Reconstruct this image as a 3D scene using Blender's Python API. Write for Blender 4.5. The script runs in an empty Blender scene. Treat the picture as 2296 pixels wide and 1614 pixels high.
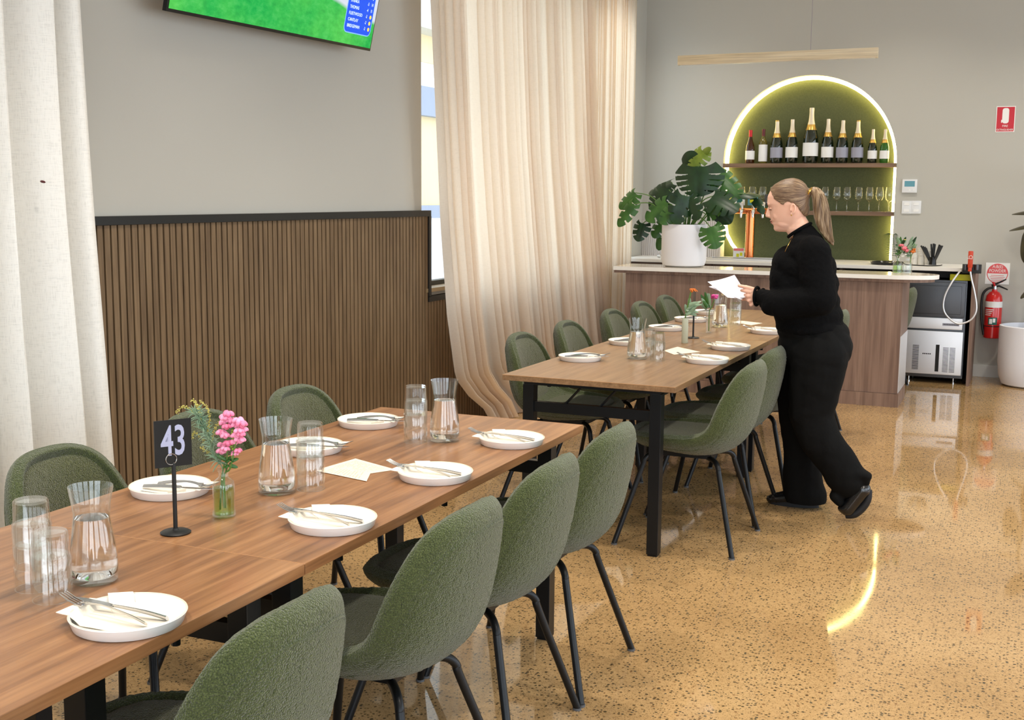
import bpy, bmesh, math, random
import numpy as np
from mathutils import Vector, Matrix, noise as mnoise
random.seed(7)
PI = math.pi
C = bpy.context.scene.collection
S = bpy.context.scene

# ------------------------------------------------------------------ camera
H = 1.53
FPX = 2691.08
r_ = np.array([0.91799, 0.39655, 0.00840]); w_ = np.array([-0.39274, 0.90938, -0.13637])
r_ = r_ / np.linalg.norm(r_); w_ = w_ - r_ * (r_ @ w_); w_ = w_ / np.linalg.norm(w_); u_ = np.cross(r_, w_)
cam = bpy.data.cameras.new('camera'); co = bpy.data.objects.new('camera', cam); C.objects.link(co)
cam.sensor_width = 36; cam.lens = FPX / 2296 * 36; cam.clip_start = .05; cam.clip_end = 200
m = Matrix.Identity(4)
for i in range(3):
    m[i][0] = r_[i]; m[i][1] = u_[i]; m[i][2] = -w_[i]
m[0][3] = 0; m[1][3] = 0; m[2][3] = H
co.matrix_world = m
S.camera = co
cam.dof.use_dof = False

def ray(x, y): return (x - 1148) / FPX * r_ - (y - 807) / FPX * u_ + w_
def onz(x, y, z): d = ray(x, y); return Vector(np.array([0, 0, H]) + (z - H) / d[2] * d)
def onx(x, y, X): d = ray(x, y); return Vector(np.array([0, 0, H]) + X / d[0] * d)
def ony(x, y, Y): d = ray(x, y); return Vector(np.array([0, 0, H]) + Y / d[1] * d)

# ------------------------------------------------------------------ light and exposure
S.view_settings.view_transform = 'Standard'; S.view_settings.look = 'None'
S.view_settings.gamma = 1; S.view_settings.use_curve_mapping = False
S.view_settings.exposure = 0.20
wd = bpy.data.worlds.new('world'); S.world = wd; wd.use_nodes = True
nt = wd.node_tree; nt.nodes['Background'].inputs[0].default_value = (.80, .90, 1, 1); nt.nodes['Background'].inputs[1].default_value = 2.7
S.cycles.max_bounces = 10; S.cycles.transparent_max_bounces = 24; S.cycles.transmission_bounces = 10
S.cycles.caustics_reflective = False; S.cycles.caustics_refractive = False; S.cycles.sample_clamp_indirect = 4

def area(name, loc, rot, sx, sy, power, col=(1, 1, 1), portal=False):
    l = bpy.data.lights.new(name, 'AREA'); l.shape = 'RECTANGLE'; l.size = sx; l.size_y = sy; l.energy = power; l.color = col
    o = bpy.data.objects.new(name, l); C.objects.link(o); o.location = loc; o.rotation_euler = rot
    if portal: l.cycles.is_portal = True
    return o
CEIL = 3.7
# daylight through each window opening of the right and front walls
for a_, b_ in ((-2.4, .6), (1.2, 4.2), (4.8, 7.8), (8.4, 10.6)): area('window_daylight', (4.49, (a_ + b_) / 2, 1.73), (0, PI / 2, 0), 2.85, b_ - a_ - .1, 9.0 * (b_ - a_), (.86, .93, 1))
for a_, b_ in ((-2.6, .2), (.8, 3.8)): area('window_daylight', ((a_ + b_) / 2, -2.99, 1.73), (PI / 2, 0, 0), b_ - a_ - .1, 2.85, 17 * (b_ - a_), (.86, .93, 1))
def spot(x, y, e, ang=125, z=CEIL - .04, col=(1, .92, .81), r=.08):
    l = bpy.data.lights.new('downlight_lamp', 'SPOT'); l.energy = e; l.color = col; l.spot_size = math.radians(ang); l.spot_blend = .7; l.shadow_soft_size = r
    o = bpy.data.objects.new('downlight_lamp', l); C.objects.link(o); o.location = (x, y, z)
for y in (.9, 2.6, 4.3, 6.0, 7.7): spot(-1.75, y, 135, 102)
for y in (1.6, 3.4, 5.2, 7.0, 8.8): spot(.6, y, 85)
for x in (-2.7, -1.1, .5): spot(x, 9.9, 50)

# ------------------------------------------------------------------ materials
def lin(c):
    return tuple(((v / 255) / 12.92 if v / 255 <= .04045 else ((v / 255 + .055) / 1.055) ** 2.4) for v in c)
MATS = {}
def mat(name, col, rough=.6, metal=0, spec=.5, trans=0, ior=1.45, emit=None, es=0, coat=0, alpha=1, sheen=0):
    m = bpy.data.materials.new(name); m.use_nodes = True; b = m.node_tree.nodes['Principled BSDF']
    c = lin(col) if max(col) > 1.01 else col
    b.inputs['Base Color'].default_value = (*c, 1); b.inputs['Roughness'].default_value = rough; b.inputs['Metallic'].default_value = metal
    b.inputs['Specular IOR Level'].default_value = spec; b.inputs['Transmission Weight'].default_value = trans; b.inputs['IOR'].default_value = ior
    b.inputs['Coat Weight'].default_value = coat; b.inputs['Alpha'].default_value = alpha
    if sheen: b.inputs['Sheen Weight'].default_value = sheen
    if emit is not None:
        b.inputs['Emission Color'].default_value = (*emit, 1); b.inputs['Emission Strength'].default_value = es
    MATS[name] = m; return m
def N(m, t, **kw):
    n = m.node_tree.nodes.new(t)
    for k, v in kw.items():
        if k.startswith('i_'): n.inputs[k[2:].replace('_', ' ')].default_value = v
        else: setattr(n, k, v)
    return n
def L(m, a, b): m.node_tree.links.new(a, b)
def bsdf(m): return m.node_tree.nodes['Principled BSDF']
def coords(m, scale=(1, 1, 1), kind='Object', rot=(0, 0, 0)):
    tc = N(m, 'ShaderNodeTexCoord'); mp = N(m, 'ShaderNodeMapping'); mp.inputs['Scale'].default_value = scale; mp.inputs['Rotation'].default_value = rot
    L(m, tc.outputs[kind], mp.inputs[0]); return mp.outputs[0]
def ramp(m, fac, stops, interp='LINEAR'):
    r = N(m, 'ShaderNodeValToRGB'); r.color_ramp.interpolation = interp; e = r.color_ramp.elements
    while len(e) < len(stops): e.new(.5)
    for k, (p, c) in enumerate(stops): e[k].position = p; e[k].color = (*(lin(c) if max(c) > 1.01 else c), 1)
    L(m, fac, r.inputs[0]); return r.outputs[0]
def bump(m, h, s, d=.01):
    b = N(m, 'ShaderNodeBump'); b.inputs['Strength'].default_value = s; b.inputs['Distance'].default_value = d
    L(m, h, b.inputs['Height']); L(m, b.outputs[0], bsdf(m).inputs['Normal'])
def mix(m, f, a, b, bt='MIX'):
    x = N(m, 'ShaderNodeMix', data_type='RGBA', blend_type=bt)
    if isinstance(f, float): x.inputs[0].default_value = f
    else: L(m, f, x.inputs[0])
    for k, v in ((6, a), (7, b)):
        if isinstance(v, tuple): x.inputs[k].default_value = (*v, 1)
        else: L(m, v, x.inputs[k])
    return x.outputs[2]
def noise(m, vec, scale, detail=3, rough=.5):
    n = N(m, 'ShaderNodeTexNoise'); n.inputs['Scale'].default_value = scale; n.inputs['Detail'].default_value = detail; n.inputs['Roughness'].default_value = rough
    L(m, vec, n.inputs['Vector']); return n.outputs['Fac']
def voro(m, vec, scale, out='Distance', rnd=1, feature='F1'):
    n = N(m, 'ShaderNodeTexVoronoi', feature=feature); n.inputs['Scale'].default_value = scale; n.inputs['Randomness'].default_value = rnd
    L(m, vec, n.inputs['Vector']); return n.outputs[out]

# painted wall
M = mat('wall_paint', (184, 182, 174), .75, spec=.3)
v = coords(M); bump(M, noise(M, v, 180, 2), .08, .002)
M = mat('niche_green', (74, 80, 48), .7); v = coords(M); L(M, ramp(M, noise(M, v, 90, 3), [(.3, (68, 75, 45)), (.7, (78, 84, 52))]), bsdf(M).inputs['Base Color'])
mat('ceiling_white', (225, 224, 220), .8)
mat('skirting_white', (205, 205, 200), .5)
# polished aggregate floor
M = mat('polished_floor', (190, 150, 95), .13, spec=.55)
v = coords(M)
def stretched(M, v, k):
    return v
base = ramp(M, noise(M, v, 1.1, 4, .55), [(.25, (166, 133, 90)), (.5, (187, 152, 105)), (.78, (201, 168, 121))])
fine = ramp(M, noise(M, v, 60, 3, .6), [(.3, (.66, .63, .58)), (.6, (1, 1, 1))])
c1 = mix(M, .55, base, fine, 'MULTIPLY')
d1 = voro(M, v, 92); r1 = voro(M, v, 92, 'Color')
sp = N(M, 'ShaderNodeSeparateColor'); L(M, r1, sp.inputs[0])
size = N(M, 'ShaderNodeMapRange'); L(M, sp.outputs[0], size.inputs[0]); size.inputs[1].default_value = .15; size.inputs[2].default_value = 1; size.inputs[3].default_value = .05; size.inputs[4].default_value = .58
wob = N(M, 'ShaderNodeMath', operation='MULTIPLY_ADD'); L(M, noise(M, v, 160, 2), wob.inputs[0]); wob.inputs[1].default_value = .28; L(M, d1, wob.inputs[2])
cmp = N(M, 'ShaderNodeMath', operation='SUBTRACT'); L(M, size.outputs[0], cmp.inputs[0]); L(M, wob.outputs[0], cmp.inputs[1])
ms = N(M, 'ShaderNodeMapRange'); L(M, cmp.outputs[0], ms.inputs[0]); ms.inputs[1].default_value = -.13; ms.inputs[2].default_value = .0
stone = ramp(M, sp.outputs[1], [(0, (74, 62, 44)), (.45, (96, 80, 54)), (.7, (82, 78, 66)), (.9, (126, 92, 58)), (1, (150, 118, 80))])
c2 = mix(M, ms.outputs[0], c1, stone)
d2 = voro(M, v, 240); r2 = voro(M, v, 240, 'Color'); sp2 = N(M, 'ShaderNodeSeparateColor'); L(M, r2, sp2.inputs[0])
g1 = N(M, 'ShaderNodeMapRange'); L(M, sp2.outputs[2], g1.inputs[0]); g1.inputs[1].default_value = .62; g1.inputs[2].default_value = 1; g1.inputs[3].default_value = 0; g1.inputs[4].default_value = .55
g2 = N(M, 'ShaderNodeMath', operation='SUBTRACT'); L(M, g1.outputs[0], g2.inputs[0]); L(M, d2, g2.inputs[1])
g3 = N(M, 'ShaderNodeMapRange'); L(M, g2.outputs[0], g3.inputs[0]); g3.inputs[1].default_value = -.1; g3.inputs[2].default_value = .05; g3.inputs[4].default_value = .7
c2 = mix(M, g3.outputs[0], c2, lin((112, 90, 60)))
L(M, c2, bsdf(M).inputs['Base Color'])
L(M, ramp(M, noise(M, v, 2.2, 3), [(.35, (.025, .025, .025)), (.7, (.075, .075, .075))]), bsdf(M).inputs['Roughness'])

def wood(name, cols, axis='Y', rough=.35, sc=1.0, spec=.5, fine=1.0, coord='Object'):
    M = mat(name, cols[1], rough, spec=spec)
    k = {'Y': (20, 1.1, 20), 'Z': (16, 16, 1), 'X': (1, 16, 16)}[axis]
    v = coords(M, tuple(a * sc for a in k), coord)
    n1 = noise(M, v, 1.6, 5, .55)
    k2 = {'Y': (120, 3, 120), 'Z': (120, 120, 3), 'X': (3, 120, 120)}[axis]
    v2 = coords(M, tuple(a * sc for a in k2), coord)
    n2 = noise(M, v2, 1.0, 3, .6)
    a = ramp(M, n1, [(.28, cols[0]), (.5, cols[1]), (.74, cols[2])])
    b = ramp(M, n2, [(.34, (.60, .57, .54)), (.60, (1, 1, 1))])
    c = mix(M, .55 * fine, a, b, 'MULTIPLY')
    L(M, c, bsdf(M).inputs['Base Color']); bump(M, n2, .05, .002)
    return M
wood('table_wood', [(116, 78, 49), (151, 106, 68), (175, 129, 87)], 'Y', .30)
wood('table_wood_lit', [(128, 97, 68), (147, 114, 82), (163, 130, 95)], 'Y', .30)  # far tables' walnut, with the light and reflections on it put into the colour
wood('edge_wood', [(120, 80, 44), (150, 104, 60), (168, 120, 74)], 'Y', .4)
wood('slat_wood', [(98, 78, 56), (118, 96, 70), (134, 111, 83)], 'Z', .55, 1.6)
wood('bar_wood', [(116, 92, 80), (140, 114, 100), (156, 130, 114)], 'Z', .5, .8)
wood('shelf_wood', [(104, 80, 62), (124, 98, 78), (140, 112, 90)], 'X', .5)
wood('lamp_wood', [(214, 196, 160), (224, 208, 176), (232, 220, 194)], 'X', .5, 1)
wood('cabinet_wood', [(60, 46, 38), (78, 60, 50), (90, 70, 58)], 'X', .5, .8)
mat('seam_line', (196, 150, 108), .5)
mat('panel_black', (20, 19, 18), .6); mat('frame_black', (24, 25, 25), .45)
mat('black_metal', (22, 24, 27), .35, .3); mat('black_gloss', (14, 14, 15), .2)
mat('foot_grey', (90, 92, 95), .5)
# boucle
def boucle(name, cols, sc=1.0):
    M = mat(name, cols[1], .95, spec=.15, sheen=.35)
    v = coords(M)
    d = voro(M, v, 290 * sc); n = noise(M, v, 430 * sc, 2, .6); big = noise(M, v, 14, 3)
    c = ramp(M, n, [(.3, cols[0]), (.55, cols[1]), (.78, cols[2])])
    c = mix(M, .7, c, ramp(M, d, [(.1, (1.0, 1.0, 1.0)), (.7, (.42, .42, .42))]), 'MULTIPLY')
    c = mix(M, .3, c, ramp(M, big, [(.3, (.8, .8, .8)), (.7, (1, 1, 1))]), 'MULTIPLY')
    L(M, c, bsdf(M).inputs['Base Color'])
    inv = N(M, 'ShaderNodeMath', operation='SUBTRACT'); inv.inputs[0].default_value = 1; L(M, d, inv.inputs[1])
    ad = N(M, 'ShaderNodeMath', operation='MULTIPLY_ADD'); L(M, n, ad.inputs[0]); ad.inputs[1].default_value = .7; L(M, inv.outputs[0], ad.inputs[2])
    bump(M, ad.outputs[0], .9, .003)
    return M
boucle('green_boucle', [(56, 66, 34), (86, 96, 53), (128, 136, 84)])
boucle('green_boucle_pad', [(58, 63, 34), (88, 93, 52), (126, 128, 78)])
# linen curtain: woven and partly see-through to light
def linen(name, col, tr, tcol):
    M = bpy.data.materials.new(name); M.use_nodes = True; MATS[name] = M; nt = M.node_tree
    out = nt.nodes['Material Output']; nt.nodes.remove(nt.nodes['Principled BSDF'])
    tc = N(M, 'ShaderNodeTexCoord'); v = tc.outputs['Object']
    a = N(M, 'ShaderNodeMapping'); a.inputs['Scale'].default_value = (30, 30, 420); L(M, v, a.inputs[0])
    b = N(M, 'ShaderNodeMapping'); b.inputs['Scale'].default_value = (420, 420, 30); L(M, v, b.inputs[0])
    n1 = noise(M, a.outputs[0], 1, 2); n2 = noise(M, b.outputs[0], 1, 2)
    ad = N(M, 'ShaderNodeMath', operation='ADD'); L(M, n1, ad.inputs[0]); L(M, n2, ad.inputs[1])
    c = ramp(M, ad.outputs[0], [(.75, tuple(x * .86 for x in lin(col))), (1.2, lin(col))])
    df = N(M, 'ShaderNodeBsdfDiffuse'); L(M, c, df.inputs[0])
    tl = N(M, 'ShaderNodeBsdfTranslucent'); tl.inputs[0].default_value = (*lin(tcol), 1)
    mx = N(M, 'ShaderNodeMixShader'); mx.inputs[0].default_value = tr; L(M, df.outputs[0], mx.inputs[1]); L(M, tl.outputs[0], mx.inputs[2])
    bp = N(M, 'ShaderNodeBump'); bp.inputs['Strength'].default_value = .15; bp.inputs['Distance'].default_value = .002; L(M, ad.outputs[0], bp.inputs['Height'])
    L(M, bp.outputs[0], df.inputs['Normal'])
    L(M, mx.outputs[0], out.inputs[0]); return M
linen('linen_white', (240, 238, 232), .12, (240, 230, 210))
linen('linen_sheer', (228, 221, 210), .50, (255, 234, 208))
# thin clear glass
def glass(name, tint=(1, 1, 1), refl=.9, base=.04):
    M = bpy.data.materials.new(name); M.use_nodes = True; MATS[name] = M; nt = M.node_tree
    out = nt.nodes['Material Output']; nt.nodes.remove(nt.nodes['Principled BSDF'])
    t = N(M, 'ShaderNodeBsdfTransparent'); t.inputs[0].default_value = (*tint, 1)
    g = N(M, 'ShaderNodeBsdfGlossy'); g.inputs['Roughness'].default_value = .02; g.inputs[0].default_value = (1, 1, 1, 1)
    lw = N(M, 'ShaderNodeLayerWeight'); lw.inputs[0].default_value = .35
    mr = N(M, 'ShaderNodeMapRange'); L(M, lw.outputs['Facing'], mr.inputs[0]); mr.inputs[3].default_value = base; mr.inputs[4].default_value = refl
    p = N(M, 'ShaderNodeMath', operation='POWER'); L(M, lw.outputs['Facing'], p.inputs[0]); p.inputs[1].default_value = 2.6; L(M, p.outputs[0], mr.inputs[0])
    mx = N(M, 'ShaderNodeMixShader'); L(M, mr.outputs[0], mx.inputs[0]); L(M, t.outputs[0], mx.inputs[1]); L(M, g.outputs[0], mx.inputs[2])
    L(M, mx.outputs[0], out.inputs[0]); return M
glass('clear_glass', (.975, .984, .98), .95, .045)
glass('wine_glass', (.985, .985, .97), .9, .05)
glass('green_glass_thin', (.70, .86, .46), .5, .05)
glass('window_glass', (.97, .98, .98), .4, .02)
mat('water', (1.0, 1.0, 1.0), .0, trans=1, ior=1.33)
mat('green_water', (.80, .93, .62), .0, trans=1, ior=1.33)
mat('plate_white', (252, 251, 248), .22, spec=.6); mat('plate_glaze', (230, 222, 200), .25)
M = mat('napkin', (248, 238, 220), .85)
mat('steel', (200, 200, 200), .16, 1); mat('brushed_steel', (232, 233, 236), .42, .75); mat('dark_steel', (92, 94, 98), .38, .8)
mat('stone_top', (206, 194, 172), .12); mat('stone_edge', (240, 238, 232), .3)  # bar top's tan has the arch's reflection put into the pale stone colour
mat('copper', (226, 134, 84), .16, 1); mat('chrome', (225, 225, 228), .08, 1)
mat('red_paint', (200, 24, 22), .25, coat=.5); mat('orange_red', (206, 66, 30), .35)
mat('label_white', (230, 230, 228), .4); mat('label_grey', (150, 150, 165), .4); mat('white_plastic', (226, 228, 230), .35)
mat('lcd_blue', (90, 150, 165), .3); mat('sign_red', (196, 34, 50), .4); mat('sign_pink', (222, 88, 92), .4); mat('white_print', (238, 238, 236), .5)
mat('green_print', (30, 96, 84), .5); mat('yellow_plastic', (206, 206, 30), .5); mat('grey_print', (150, 140, 150), .6)
mat('bottle_dark', (12, 26, 14), .06, spec=.8, coat=.6); mat('bottle_amber', (60, 30, 8), .08, coat=.6); mat('bottle_green', (40, 92, 24), .08, coat=.6)
mat('bottle_olive', (92, 84, 30), .1, coat=.5)
mat('foil_white', (226, 214, 190), .3, .2); mat('foil_gold', (206, 166, 88), .3, .7); mat('cap_red', (196, 30, 36), .4); mat('cap_wine', (90, 24, 28), .4)
mat('pot_white', (236, 238, 246), .8); mat('soil', (50, 38, 28), .95)
def leafmat(name, cols):
    M = mat(name, cols[1], .38, spec=.5); v = coords(M)
    L(M, ramp(M, noise(M, v, 12, 3), [(.3, cols[0]), (.7, cols[1])]), bsdf(M).inputs['Base Color'])
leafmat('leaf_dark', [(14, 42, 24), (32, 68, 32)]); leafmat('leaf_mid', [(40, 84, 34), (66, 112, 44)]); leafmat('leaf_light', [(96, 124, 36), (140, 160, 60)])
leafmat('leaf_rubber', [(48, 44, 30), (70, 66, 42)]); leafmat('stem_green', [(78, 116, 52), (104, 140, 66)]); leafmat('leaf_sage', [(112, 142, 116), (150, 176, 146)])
leafmat('wattle_yellow', [(170, 164, 80), (206, 196, 110)])
mat('petal_pink', (246, 160, 194), .6); mat('petal_pink_deep', (236, 128, 164), .6); mat('petal_magenta', (200, 70, 140), .6); mat('petal_orange', (206, 112, 40), .6); mat('petal_coral', (226, 118, 130), .6)
mat('paper_white', (226, 226, 236), .8); mat('number_grey', (168, 170, 196), .6)
M = mat('menu_paper', (238, 222, 202), .85)
mat('print_ink', (208, 184, 156), .8)
M = mat('frosted_glass', (222, 228, 204), .45, trans=.25)
mat('led', (1.0, .9, .6), .5, emit=(1, .80, .30), es=17)
M = mat('knit_black', (13, 13, 14), .95, spec=.1); v = coords(M); bump(M, noise(M, v, 160, 3), .5, .004)
M = mat('trouser_black', (13, 13, 13), .85, spec=.15); v = coords(M); bump(M, noise(M, v, 40, 3), .3, .006)
mat('shoe_leather', (16, 17, 20), .22, spec=.6, coat=.4); mat('shoe_sole', (24, 24, 28), .6)
M = mat('skin', (240, 190, 166), .5, spec=.4); bsdf(M).inputs['Subsurface Weight'].default_value = .15; bsdf(M).inputs['Subsurface Radius'].default_value = (.02, .008, .004); bsdf(M).inputs['Subsurface Scale'].default_value = .5
mat('lip', (192, 112, 104), .4); mat('brow', (128, 92, 66), .8); mat('lash', (60, 44, 36), .6); mat('gold', (212, 170, 90), .2, 1)
M = mat('hair_blonde', (150, 118, 86), .45, spec=.5)
v = coords(M, (60, 60, 6)); 
L(M, ramp(M, noise(M, v, 1.5, 3), [(.3, (82, 62, 44)), (.5, (136, 110, 82)), (.7, (186, 162, 128))]), bsdf(M).inputs['Base Color'])
M = mat('hair_cap', (132, 100, 74), .42, spec=.5)
tie_ = ony(1815, 431, 5.87)
mp_ = N(M, 'ShaderNodeMapping'); mp_.inputs['Location'].default_value = (-tie_.x, -tie_.y, -tie_.z); tc_ = N(M, 'ShaderNodeTexCoord'); L(M, tc_.outputs['Object'], mp_.inputs[0])
sx_ = N(M, 'ShaderNodeSeparateXYZ'); L(M, mp_.outputs[0], sx_.inputs[0]); at_ = N(M, 'ShaderNodeMath', operation='ARCTAN2'); L(M, sx_.outputs[1], at_.inputs[0]); L(M, sx_.outputs[2], at_.inputs[1])
sc_ = N(M, 'ShaderNodeMath', operation='MULTIPLY'); L(M, at_.outputs[0], sc_.inputs[0]); sc_.inputs[1].default_value = 9
sq_ = N(M, 'ShaderNodeMath', operation='MULTIPLY'); L(M, sx_.outputs[0], sq_.inputs[0]); sq_.inputs[1].default_value = 6
cb_ = N(M, 'ShaderNodeCombineXYZ'); L(M, sc_.outputs[0], cb_.inputs[0]); L(M, sq_.outputs[0], cb_.inputs[1])
nh_ = noise(M, cb_.outputs[0], 2.2, 4, .7)
L(M, ramp(M, nh_, [(.3, (66, 48, 36)), (.5, (112, 86, 64)), (.68, (182, 156, 122))]), bsdf(M).inputs['Base Color']); bump(M, nh_, .35, .003)
mat('cream_render', (236, 214, 170), .9, emit=lin((250, 226, 184)), es=.0); mat('outside_grey', (150, 160, 180), .8); mat('outside_white', (235, 235, 240), .8)
mat('outside_ground', (200, 198, 190), .9); mat('tv_black', (14, 14, 14), .3); mat('sill_black', (32, 30, 24), .4); mat('sill_wood', (150, 130, 98), .5)
M = mat('cup_white', (226, 222, 212), .4); mat('pink_card', (226, 120, 120), .6)
M = mat('fluted_tile', (206, 200, 196), .45)
# television picture
M = bpy.data.materials.new('screen_picture'); M.use_nodes = True; MATS['screen_picture'] = M
nt_ = M.node_tree; out = nt_.nodes['Material Output']; nt_.nodes.remove(nt_.nodes['Principled BSDF'])
v = coords(M, (1, 1, 1))
sx = N(M, 'ShaderNodeSeparateXYZ'); L(M, v, sx.inputs[0])
nn = noise(M, coords(M, (14, 24, 24)), 1.6, 5, .65)
nl = noise(M, coords(M, (2, 2, 2)), 1.5, 2, .5)
gr = mix(M, .6, ramp(M, nn, [(.25, (20, 120, 60)), (.5, (60, 190, 84)), (.75, (112, 222, 120))]), ramp(M, nl, [(.35, (20, 170, 80)), (.65, (100, 210, 90))]), 'MIX')
# border between turf and pale green falls away to the right, as in the broadcast picture
e = N(M, 'ShaderNodeMath', operation='MULTIPLY_ADD'); L(M, sx.outputs[0], e.inputs[0]); e.inputs[1].default_value = .15; L(M, sx.outputs[2], e.inputs[2])
e2 = N(M, 'ShaderNodeMath', operation='MULTIPLY_ADD'); L(M, nl, e2.inputs[0]); e2.inputs[1].default_value = .03; L(M, e.outputs[0], e2.inputs[2])
gt = N(M, 'ShaderNodeMapRange'); L(M, e2.outputs[0], gt.inputs[0]); gt.inputs[1].default_value = .268; gt.inputs[2].default_value = .288
pic = mix(M, gt.outputs[0], gr, lin((218, 222, 236)))
em = N(M, 'ShaderNodeEmission'); em.inputs[1].default_value = .95; L(M, pic, em.inputs[0]); L(M, em.outputs[0], out.inputs[0])
mat('screen_blue', (10, 70, 200), .5, emit=lin((10, 66, 196)), es=.85); mat('screen_text', (220, 230, 250), .5, emit=lin((190, 215, 250)), es=.9); mat('screen_gold', (220, 180, 70), .5, emit=lin((225, 190, 80)), es=.9)
mat('screen_rim', (120, 160, 250), .5, emit=lin((110, 160, 250)), es=.8)

# ------------------------------------------------------------------ geometry helpers
def obj(name, bm, m, parent=None, smooth=True, loc=None):
    me = bpy.data.meshes.new(name)
    bmesh.ops.recalc_face_normals(bm, faces=bm.faces)
    bm.to_mesh(me); bm.free()
    o = bpy.data.objects.new(name, me); C.objects.link(o)
    for k in (m if isinstance(m, (list, tuple)) else [m]): me.materials.append(MATS[k])
    if smooth: 
        me.polygons.foreach_set('use_smooth', [True] * len(me.polygons))
        me.set_sharp_from_angle(angle=math.radians(42))
    if parent is not None: o.parent = parent
    if loc is not None: o.location = loc
    return o
def tag(o, label, cat, group=None, kind=None):
    if label: o['label'] = label
    if cat: o['category'] = cat
    if group: o['group'] = group
    if kind: o['kind'] = kind
    return o
def struct(name, bm, m, smooth=False, loc=None):
    o = obj(name, bm, m, None, smooth, loc); o['kind'] = 'structure'; return o
def empty(name, loc, rz=0):
    o = bpy.data.objects.new(name, None); C.objects.link(o); o.location = loc; o.rotation_euler = (0, 0, rz); o.empty_display_size = .05; return o
def thing(name, label, cat, loc, rz=0, group=None): return tag(empty(name, loc, rz), label, cat, group)
def copy_tree(o, parent=None):
    c = o.copy(); C.objects.link(c); c.parent = parent
    for ch in [x for x in bpy.data.objects if x.parent == o]: copy_tree(ch, c)
    return c
def B(bm, x0, x1, y0, y1, z0, z1, mi=0, bev=0):
    vs = [bm.verts.new(p) for p in ((x0, y0, z0), (x1, y0, z0), (x1, y1, z0), (x0, y1, z0), (x0, y0, z1), (x1, y0, z1), (x1, y1, z1), (x0, y1, z1))]
    fs = [bm.faces.new([vs[i] for i in q]) for q in ((0, 3, 2, 1), (4, 5, 6, 7), (0, 1, 5, 4), (1, 2, 6, 5), (2, 3, 7, 6), (3, 0, 4, 7))]
    for f in fs: f.material_index = mi
    if bev:
        es = list({e for f in fs for e in f.edges})
        bmesh.ops.bevel(bm, geom=es, offset=bev, segments=2, profile=.7, affect='EDGES', material=mi)
def box(*a, **k): bm = bmesh.new(); B(bm, *a, **k); return bm
def lathe(bm, prof, n=32, c=(0, 0, 0), mi=0, close=False, M4=None):
    """prof: list of (r, z)"""
    rings = []
    for r, z in prof:
        if r < 1e-6: rings.append([bm.verts.new((c[0], c[1], c[2] + z))])
        else: rings.append([bm.verts.new((c[0] + r * math.cos(2 * PI * k / n), c[1] + r * math.sin(2 * PI * k / n), c[2] + z)) for k in range(n)])
    pairs = list(zip(rings[:-1], rings[1:]))
    if close: pairs.append((rings[-1], rings[0]))
    for a, b in pairs:
        for k in range(n):
            k2 = (k + 1) % n
            if len(a) == 1 and len(b) == 1: continue
            if len(a) == 1: f = bm.faces.new((a[0], b[k], b[k2]))
            elif len(b) == 1: f = bm.faces.new((a[k], b[0], a[k2]))
            else: f = bm.faces.new((a[k], b[k], b[k2], a[k2]))
            f.material_index = mi
    if M4 is not None: bmesh.ops.transform(bm, matrix=M4, verts=[v for r in rings for v in r])
def smoothpath(P, n=6):
    P = [Vector(p) for p in P]; out = []
    for i in range(len(P) - 1):
        p0 = P[max(i - 1, 0)]; p1 = P[i]; p2 = P[i + 1]; p3 = P[min(i + 2, len(P) - 1)]
        for k in range(n):
            t = k / n
            out.append(.5 * ((2 * p1) + (p2 - p0) * t + (2 * p0 - 5 * p1 + 4 * p2 - p3) * t * t + (3 * p1 - p0 - 3 * p2 + p3) * t ** 3))
    out.append(P[-1]); return out
def tube(bm, P, r, n=10, mi=0, cap=True, smooth=0, flat=1.0):
    P = [Vector(p) for p in P]
    if smooth: 
        R0 = r if callable(r) or isinstance(r, (list, tuple)) else None
        if isinstance(r, (list, tuple)):
            rr = [];
            for i in range(len(P) - 1):
                for k in range(smooth): rr.append(r[i] + (r[i + 1] - r[i]) * k / smooth)
            rr.append(r[-1]); r = rr
        P = smoothpath(P, smooth)
    m_ = len(P); R = [float(q) for q in r] if isinstance(r, (list, tuple)) else [float(r)] * m_
    T = [(P[min(i + 1, m_ - 1)] - P[max(i - 1, 0)]).normalized() for i in range(m_)]
    u = T[0].orthogonal().normalized(); rings = []
    for i in range(m_):
        u = (u - T[i] * u.dot(T[i])); u = u.normalized() if u.length > 1e-6 else T[i].orthogonal().normalized()
        w = T[i].cross(u)
        rings.append([bm.verts.new(P[i] + R[i] * (math.cos(2 * PI * k / n) * u + flat * math.sin(2 * PI * k / n) * w)) for k in range(n)])
    for a, b in zip(rings[:-1], rings[1:]):
        for k in range(n):
            f = bm.faces.new((a[k], a[(k + 1) % n], b[(k + 1) % n], b[k])); f.material_index = mi
    if cap:
        for q in (rings[0], rings[-1]):
            f = bm.faces.new(q); f.material_index = mi
_sph = {}
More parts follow.
